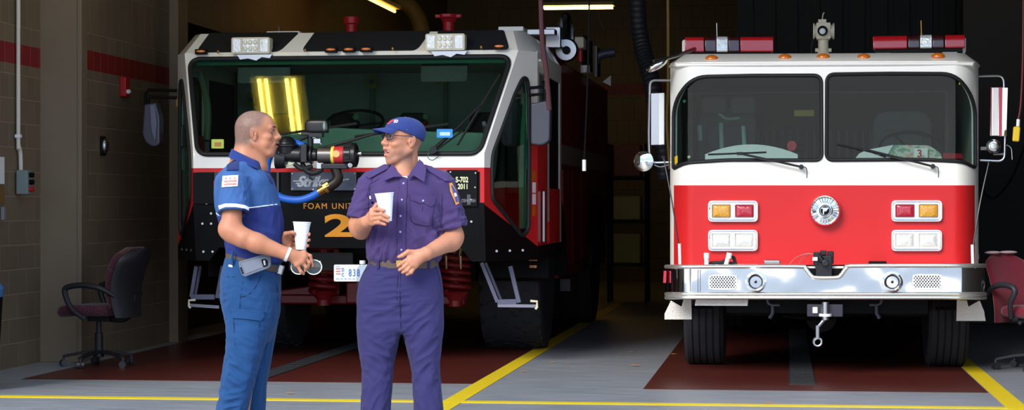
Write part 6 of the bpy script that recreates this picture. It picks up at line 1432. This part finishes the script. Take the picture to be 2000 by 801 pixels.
# ---------------------------------------------------------------- man in purple uniform shirt, facing us, head turned to his friend
B_ = Man(785, 'laughing man in navy cap, glasses and purple uniform shirt holding a white cup')
P = B_.P; HS = 1.0
O = P(789, 277, -.01); R = Matrix.Rotation(math.radians(-147), 3, 'Z') @ Matrix.Rotation(math.radians(-2.5), 3, 'Y')
FB = Field((-.36, -.42, 0), (.42, .26, 1.84), .0032)
T_B = head(FB, O, R, HS, mouth=.0125, smile=1.0, jaw=.010, lid=.0058)
FB.cone(P(794, 288, .015), P(792, 338, .02), .058, .07, .02); FB.cone(P(787, 306, -.02), P(785, 335, -.02), .042, .06, .02)
FB.stack([(P(0, 540, 0)[2], P(785, 0)[0], 0, .16, .1), (P(0, 480, 0)[2], P(790, 0)[0], 0, .165, .105), (P(0, 420, 0)[2], P(791, 0)[0], 0, .175, .11), (P(0, 370, 0)[2], P(792, 0)[0], 0, .17, .1), (P(0, 344, 0)[2], P(792, 0)[0], 0, .12, .08)], .04)
for hx, kx, ax in ((745, 738, 734), (823, 832, 837)):
    FB.cone(P(hx, 555, 0), P(kx, 710, 0), .085, .055, .03); FB.cone(P(kx, 710, 0), P(ax, 878, 0), .055, .04, .02)
# his right arm with the cup
FB.cone(P(727, 360, .0), P(703, 440, -.03), .055, .055, .02); FB.cone(P(703, 440, -.03), P(706, 447, -.05), .056, .054, .03)
FB.cone(P(705, 446, -.05), P(716, 434, -.21), .055, .034, .02)
hand(FB, B_, (718, 433, -.215), [[(739, 408.5, -.295), (750, 411, -.305)], [(744, 418, -.30), (759, 424.5, -.305)], [(743.5, 426.5, -.30), (758.5, 432.5, -.302)], [(740, 434.5, -.29), (752, 438.5, -.295)]],
     [(727, 411, -.262), (727, 419.5, -.272), (727.5, 428, -.27), (728, 436, -.26)], r=.0098, wr=.03)
FB.cone(P(722, 420, -.225), P(736, 400, -.2), .015, .012, .012); FB.cone(P(736, 400, -.2), P(752, 399, -.2), .0115, .0095, .006)
# his left arm, hand at the belt
FB.cone(P(864, 362, .0), P(885, 462, .01), .056, .053, .02); FB.cone(P(884, 462, .01), P(880, 472, -.01), .054, .052, .03)
FB.cone(P(880, 470, -.01), P(832, 496, -.19), .055, .034, .025); FB.cone(P(832, 496, -.19), P(822, 499, -.2), .033, .032, .02)
hand(FB, B_, (823, 499, -.2), [[(786, 513, -.222), (777, 519.5, -.215)], [(789, 522, -.225), (780, 527.5, -.216)], [(795, 528, -.225), (786.5, 532.5, -.217)], [(803, 532, -.222), (795, 536.5, -.214)]],
     [(799, 504, -.215), (801, 511, -.222), (805, 517, -.222), (811, 520, -.215)], r=.0098, wr=.031)
FB.cone(P(815, 494, -.205), P(797, 492, -.222), .017, .0135, .015); FB.cone(P(797, 492, -.222), P(786, 499, -.228), .0125, .011, .006); FB.cone(P(786, 499, -.228), P(779, 502, -.226), .011, .0092, .006)
FB.ell(P(811, 507, -.208), (.038, .016, .028), None, .02)
V, F = FB.mesh(2); del FB
Ra = np.array(R); inv = lambda V: ((V-O)@Ra)/HS
def stubB(C, L, bl, g):
    x, y, z = L.T; n = .5+.5*nz3(L*260, 3)
    w = np.exp(-((z+.085)/.04)**2)*(x > -.03)*(z > -.14)*np.clip((np.abs(y)-.005)/.03+(z < -.085)*.8, 0, 1); return w*.55
def hairB(C, L, bl, g):
    sw = stubB(C, L, bl, g)
    x, y, z = L.T; n = .5+.5*nz3(L*330, 9); w = (1/(1+np.exp(-(z+.02)/.008)))*(x < .015)*(1-g((0, .08, 0), (.024, .02, .036)))*(1-g((0, -.08, 0), (.024, .02, .036))); return np.maximum(w*.6, sw)
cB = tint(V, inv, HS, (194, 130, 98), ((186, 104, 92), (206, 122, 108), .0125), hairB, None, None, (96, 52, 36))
bodyB = np_obj('body', V, F, SKIN, B_.root, cB); bvB = bvh_of(V, F)
TV = lambda p: Vector(T_B(p))
eyes(B_, TV, R, HS, (1, -.12, 0))
for s in (-1, 1): g = MB(); g.tube([TV(q) for q in ((.109, s*.012, .037), (.105, s*.028, .044), (.09, s*.046, .041), (.08, s*.052, .035))], lambda t: .0032*(1-.6*abs(t-.4)), 6, smooth=4); mb_obj(g, 'eyebrow', HAIRM, B_)
for nm, z0, z1, w in (('upper_teeth', -.0495, -.0585, .021), ('lower_teeth', -.0685, -.0725, .015)):
    g = MB(); g.loft([[TV((.1015-18*y*y-dx, y, z)) for y in [w*(-1+2*i/10) for i in range(11)]]+[TV((.097-18*y*y-dx, y, z)) for y in [w*(1-2*i/10) for i in range(11)]] for z, dx in ((z0, 0), (z1, .001))]); mb_obj(g, nm, mat('teeth_b', (240, 234, 224), .25), B_)
g = MB(); g.ell(TV((.088, 0, -.06)), (.014, .016, .009), rot=R); mb_obj(g, 'tongue', mat('tongue', (150, 62, 60), .4), B_)
# glasses (worn)
g = MB(); FRM = mat('dark_blue_frame', (24, 30, 60), .3, coat=.5); gl = None
def lensp(s, k=1.0): return [TV((.1215-abs(y)*.28-(.0)*z, s*.0335+y*k-0, .018+z*k)) for y, z in rrect(-.0245, -.0165, .0245, .0165, .014, 6)]
def lensq(s, k=1.0): return [TV((.1165-abs(s*.0335+y*k)*.22, s*.0335+y*k, .019+z*k)) for y, z in rrect(-.0245, -.0165, .0245, .0165, .014, 6)]
for s in (-1, 1): g.tube(lensq(s), .0022, 6, closed=True)
g.tube([TV((.115, -.0095, .023)), TV((.12, 0, .026)), TV((.115, .0095, .023))], .002, 6, smooth=4)
for s in (-1, 1): g.tube([TV((.1035, s*.0585, .026)), TV((.094, s*.068, .027)), TV((.05, s*.0785, .026)), TV((.0, s*.0835, .026)), TV((-.02, s*.083, .002))], .0022, 6, smooth=4)
gla = mb_obj(g, 'eyeglasses', FRM, B_)
for s in (-1, 1): g = MB(); g.loft([lensq(s, .97), [p+R @ Vector((.001, 0, 0)) for p in lensq(s, .97)]]); mb_obj(g, 'lens', glass_mat('spectacle_lens', (236, 240, 246), .3), B_, gla)
# cap
CAPM = cloth('navy_cap_twill', (42, 56, 112), .8, .05)
S = Field(tuple(O-.17), tuple(O+.2), .0032)
Rc = R @ Matrix.Rotation(math.radians(4), 3, 'Y')
S.ell(T_B((-.012, 0, .045)), (.112*HS, .089*HS, .086*HS), Rc, .01); S.ell(T_B((.03, 0, .058)), (.08, .078, .066), Rc, .02)
S.ell(T_B((-.012, 0, .040)), (.106*HS, .083*HS, .080*HS), Rc, .004, True)
no = np.array(Rc @ Vector((.42, 0, -1)).normalized()); c0 = float(no@T_B((.06, 0, .052))); S.cut(no, c0)
Vc, Fc = S.mesh(2); del S
cap = np_obj('cap', Vc, Fc, CAPM, B_.root); bC = bvh_of(Vc, Fc)
def brimpt(u, t, dz=0):  # u across -1..1, t outward 0..1
    y = u*.066*(1-.10*t); x = .052+(.05+.080*t)*math.sqrt(max(0, 1-(u*.93)**2))*1.0+.008; z = .076-.10*(x-.06)-.024*(u*u)*(.6+.6*t)-.0+dz
    return T_B((x, y, z-.006*t))
g = MB(); top, bot = [], []
for i in range(25): u = -1+2*i/24; top.append([Vector(brimpt(u, t/6)) for t in range(7)]); bot.append([Vector(brimpt(u, t/6, -.0035)) for t in range(7)])
g.loft([a+b[::-1] for a, b in zip(top, bot)]); brim = mb_obj(g, 'brim', CAPM, B_, cap, angle=60)
g = MB(); g.ell(T_B((-.004, 0, .131)), (.007, .007, .004)); mb_obj(g, 'cap_button', CAPM, B_, cap)
for px, py in ((794, 253), (790.5, 252.5)): pass
g = MB(); g.ell(on(bC, B_, 795, 253.5), (.0022,)*3); mb_obj(g, 'eyelet', mat('eyelet', (120, 130, 180), .6), B_, cap)
seam('cap_seam', [(801, 233), (796, 240), (790, 252)], bC, mat('cap_seam', (30, 42, 96), .8), B_, cap, .0011, .0005)
def capfn(px0, py0, dxx=0):
    def f(x, y, d):
        px = px0+x*367; py = py0-y*367-x*22; p = on(bC, B_, px, py, .0006+d); return p
    return f
decal('cap_emblem', [(755.5, 242), (760, 236.5), (766, 232.5), (770, 231.8), (770.5, 235.5), (765, 238), (760, 242.5)], bC, mat('cap_red', (206, 50, 72), .7), B_, cap, .0015, .0015)
lettering('cap_lettering', 'FD', cap, mat('cap_pink', (240, 196, 206), .7), capfn(769, 239.8), .0155, .002, bold=.05, shear=.2, sx=.85)
# ---- shirt
PUR = cloth('purple_uniform_cloth', (70, 54, 97), .85, .05); PS = mat('purple_seam', (30, 24, 50), .9); BUT = mat('shirt_button', (150, 150, 190), .2, coat=1)
S = Field((-.33, -.28, .98), (.39, .22, 1.62), .0042)
def rb(py, x0, x1, ry, cy=0): z = P(0, py, 0)[2]; a, b = P(x0, py, 0)[0], P(x1, py, 0)[0]; return (z, (a+b)/2, cy, (b-a)/2, ry)
S.stack([rb(512, 721, 857, .128), rb(505, 718, 861, .138, -.004), rb(495, 716, 864, .142, -.006), rb(470, 717, 866, .14, -.006), rb(430, 718, 866, .138), rb(395, 717, 866, .135), rb(370, 719, 864, .128), rb(350, 728, 856, .112), rb(336, 742, 840, .09), rb(326, 757, 824, .07)], .02, e=2.3)
S.cone(P(752, 341, 0), P(726, 357, 0), .05, .066, .035); S.capped(P(724, 356, 0), P(702, 430, -.035), .068, .074, .02)
S.cone(P(832, 341, 0), P(861, 358, 0), .05, .066, .035); S.capped(P(862, 356, 0), P(885, 446, .005), .07, .08, .02)
S.cone(P(704, 428, -.034), P(698, 450, -.042), .055, .068, .004, True); S.cone(P(879, 424, .0), P(890, 466, .008), .06, .07, .004, True)
S.cone(P(792, 316, -.09), P(789, 357, -.145), .074, .008, .008, True)
Vb, Fb = S.mesh(2); del S
spots = [(P(735, 470, -.1), .12, 0.0135, (.35, 0, 1), .028), (P(845, 440, -.1), .13, 0.0180, (.75, 0, -.9), .03), (P(860, 480, -.08), .11, 0.0150, (.9, 0, .5), .026), (P(705, 405, -.03), .08, 0.0120, (1, 0, .5), .022), (P(890, 425, 0), .08, 0.0120, (1, 0, .35), .024), (P(745, 400, -.12), .08, 0.0075, (.2, 0, 1), .03), (P(815, 400, -.13), .1, 0.0075, (-.3, 0, 1), .03), (P(760, 500, -.1), .1, 0.0105, (.2, 0, 1), .024), (P(720, 440, -.1), .07, 0.0120, (.6, 0, 1), .022)]
Vb = folds(Vb, Fb, spots, .0018, 21)
shB = np_obj('uniform_shirt', Vb, Fb, PUR, B_.root); bS = bvh_of(Vb, Fb)
def D(name, poly, m, par=shB, off=.003, th=.002): return decal(name, poly, bS, m, B_, par, off, th)
def Sm(name, pts, r=.0013, m=PS): return seam(name, pts, bS, m, B_, shB, r, .0008)
D('placket', [(781, 345), (795, 348), (794, 400), (792, 450), (793, 506), (776, 508), (776, 450), (778, 400)], PUR, off=.004, th=.003)
Sm('placket_stitch', [(779, 350), (777, 400), (775.5, 450), (775.5, 507)]); Sm('placket_stitch', [(795.5, 352), (794.5, 400), (792.5, 450), (793, 506)])
for px, py in ((788, 358), (785, 390), (782.5, 422), (782, 453), (784, 488)): g = MB(); c = on(bS, B_, px, py, .006); g.cyl(c, c+Vector((0, -.003, 0)), .0055, n=14); mb_obj(g, 'button', BUT, B_, shB)
pf = D('pocket_flap', [(801, 378), (849, 384), (848, 399), (841, 404), (826, 397), (811, 394), (802, 390)], PUR, off=.007, th=.003)
D('pocket', [(802, 388), (847, 398), (842, 438), (834, 441), (808, 436), (803, 430)], PUR, off=.0035, th=.002)
Sm('pocket_pleat', [(826, 398), (823, 438)]); Sm('pocket_edge', [(801.5, 378), (802, 430), (808, 437), (835, 442), (842, 438), (849, 384)], .0011)
Sm('flap_edge', [(802, 391), (811, 395), (826, 398), (841, 405), (848.5, 400)], .0016)
g = MB(); c = on(bS, B_, 826.5, 392, .011); g.cyl(c, c+Vector((0, -.003, 0)), .0055, n=14); mb_obj(g, 'button', BUT, B_, shB)
D('pocket_flap', [(721, 383), (764, 380), (764, 396), (744, 398), (728, 404), (722, 398)], PUR, off=.007, th=.003)
D('white_tab', [(721.5, 384), (725, 383.5), (725.5, 389), (722, 389.5)], M['whitep'], off=.011)
for poly in ([(764, 322), (758, 331), (722, 350), (715, 347), (722, 340), (750, 326)], [(829, 325), (842, 327), (872, 347), (876, 354), (868, 354), (836, 335)]): D('epaulette', poly, PUR, off=.008, th=.005)
Sm('yoke_seam', [(742, 348), (722, 360), (716, 385)], .001); Sm('armhole_seam', [(846, 336), (858, 352), (864, 385), (862, 430)], .0014); Sm('armhole_seam', [(736, 338), (726, 352), (720, 385), (719, 425)], .0014)
pt = D('sleeve_patch', [(877, 358), (882, 357), (890, 372), (896, 398), (890, 401), (886, 390), (879, 374)], mat('patch_orange', (222, 150, 70), .7), off=.004)
D('patch_centre', [(880, 362), (883, 363), (890, 376), (893, 394), (890, 395), (884, 377)], mat('patch_blue', (70, 84, 150), .7), pt, .0065, .001); D('patch_mark', [(885, 378), (888.5, 377), (890.5, 384), (887, 385)], M['whitep'], pt, .008, .001)
Sm('hem_stitch', [(685, 426), (700, 428), (721, 427)], .0012); Sm('hem_stitch', [(853, 451), (875, 448), (907, 434)], .0012)
# collar
g = MB(); rings = []; nz = B_.V(792, 0, .01)[0]
for i in range(41):
    a = .75+(2*math.pi-1.5)*i/40-math.pi/2; ca, sa = math.cos(a), math.sin(a)
    def cpt(h, o=0): return Vector((P(792, 0)[0]+(.074+.022*h+o)*ca, .012+(.07+.022*h+o)*sa, P(0, 312, 0)[2]-.03*(1-sa)/2*1.6-h*.035+.004*0))
    rings.append([cpt(0, -.003), cpt(0, .003), cpt(.5, .005), cpt(1, .004), cpt(1, 0), cpt(.3, -.003)])
g.loft(rings); mb_obj(g, 'collar', PUR, B_, shB, angle=70)
def wing(pts):
    q = [B_.V(*p) for p in pts]; n_ = len(q); c = sum(q, Vector())/n_; g = MB(); K = 4; rings = []
    g.prism(q, (0, -.005, 0)); return mb_obj(g, 'collar_wing', PUR, B_, shB, bevel=.0015)
wing([(767, 320, -.075), (772, 330, -.1), (786, 345, -.128), (769, 346, -.134), (753, 352, -.130), (747, 350, -.118), (755, 333, -.09)])
wing([(819, 311, -.04), (826, 317, -.06), (833, 329, -.085), (829, 356, -.132), (822, 352, -.134), (808, 343, -.134), (796, 349, -.128), (806, 332, -.11)])
g = MB(); g.ell(B_.V(789.5, 355, -.065), (.05, .05, .034)); mb_obj(g, 'undershirt', M['paper'], B_, shB)
# ---- trousers
TRB = cloth('navy_twill', (53, 48, 92), .85, .06)
S = Field((-.28, -.2, .03), (.26, .2, 1.07), .0045)
S.stack([rb(672, 712, 855, .07), rb(645, 700, 864, .105), rb(600, 696.5, 866, .125), rb(565, 699, 865, .132), rb(540, 706, 862, .132), rb(520, 716, 857, .128), rb(508, 722, 853, .122)], .03, e=2.5)
S.cone(P(786, 665, -.09), P(786, 665, .09), .02, .02, .03, True); S.stack([rb(690, 776, 797, .2), rb(672, 778, 792, .2), rb(652, 783, 787, .2)], .03, True)
S.stack([rb(884, 702, 764, .085), rb(840, 703, 763, .085), rb(801, 704, 763, .088), rb(760, 706, 766, .09), rb(715, 706, 769, .092), rb(680, 700, 776, .1), rb(640, 698, 783, .112), rb(600, 703, 784, .11)], .012, e=2.2)
S.stack([rb(884, 806, 868, .085), rb(840, 807, 867, .085), rb(801, 808, 866, .088), rb(760, 806, 862, .09), rb(715, 803, 858, .092), rb(680, 794, 862, .1), rb(640, 786, 865, .112), rb(600, 786, 860, .11)], .012, e=2.2)
Vt, Ft = S.mesh(2); del S
spots = [(P(740, 620, -.12), .12, .008, (1, 0, .15), .03), (P(785, 600, -.12), .09, .007, (1, 0, .1), .022), (P(830, 640, -.12), .13, .009, (1, 0, .8), .034), (P(735, 710, -.1), .12, .011, (1, 0, -.7), .032), (P(835, 720, -.1), .12, .010, (.9, 0, .8), .034), (P(735, 790, -.1), .11, .009, (.5, 0, 1), .03), (P(838, 790, -.1), .11, .009, (-.5, 0, 1), .03), (P(760, 545, -.13), .1, .005, (1, 0, .1), .02)]
Vt = folds(Vt, Ft, spots, .0022, 31); trB = np_obj('trousers', Vt, Ft, TRB, B_.root); bQ = bvh_of(Vt, Ft); TS2 = mat('navy_seam', (22, 24, 52), .9)
seam('fly_seam', [(778, 524), (776, 560), (775, 585), (781, 592)], bQ, TS2, B_, trB, .002); seam('centre_seam', [(783, 524), (781, 592), (783, 640), (785, 655)], bQ, TS2, B_, trB, .0022)
seam('pocket_seam', [(721, 524), (713, 530), (703, 548), (699, 560)], bQ, TS2, B_, trB, .002); seam('pocket_seam', [(851, 520), (858, 545), (863, 572)], bQ, TS2, B_, trB, .002)
xa_, xb_ = P(722, 515, 0)[0], P(854, 515, 0)[0]
blB = belt(B_, (P(0, 514.5, 0)[2], 0, ((xa_+xb_)/2, (xb_-xa_)/2, .124, -.01)), 2.5, LEA, hgt=.046, grow=.007)
g = MB(); g.box(B_.V(779, 511, -.137), (.03, .008, .036)); mb_obj(g, 'buckle', mat('gold_buckle', (212, 172, 84), .25, 1), B_, blB, bevel=.004)
for px in (738, 838): g = MB(); c = on(bQ, B_, px, 522, .006); g.box(c+Vector((0, -.004, .018)), (.015, .008, .05)); mb_obj(g, 'belt_loop', TRB, B_, trB, bevel=.003)
shoe(B_, B_.root, P(733, 880)[0], -.05, -math.pi/2-.2, M['blk']); shoe(B_, B_.root, P(838, 880)[0], -.05, -math.pi/2+.2, M['blk'])
cup(B_, 732.5, 768.5, 377, 745.5, 765.5, 432.5, -.262, 'white foam cup held at the chest by the man in the purple shirt')
g = MB(); c = B_.V(708, 556, .19); g.lathe([(.001, 0), (.03, 0), (.032, .02), (.031, .085), (.018, .1), (.016, .112)], c, (0, 0, 1), 20)
bt = thing('water_bottle', B_.loc, 'clear water bottle with white cap tucked at the left hip of purple shirt man', 'bottle')
R__ = Matrix.Rotation(TH, 3, 'Z'); g.v = [R__ @ v+B_.loc for v in g.v]; g.build('bottle_body', glass_mat('clear_plastic', (225, 232, 240), 1), bt)
g = MB(); g.cyl(c+Vector((0, 0, .112)), c+Vector((0, 0, .13)), .016, n=16); g.v = [R__ @ v+B_.loc for v in g.v]; g.build('bottle_cap', M['whitep'], bt)
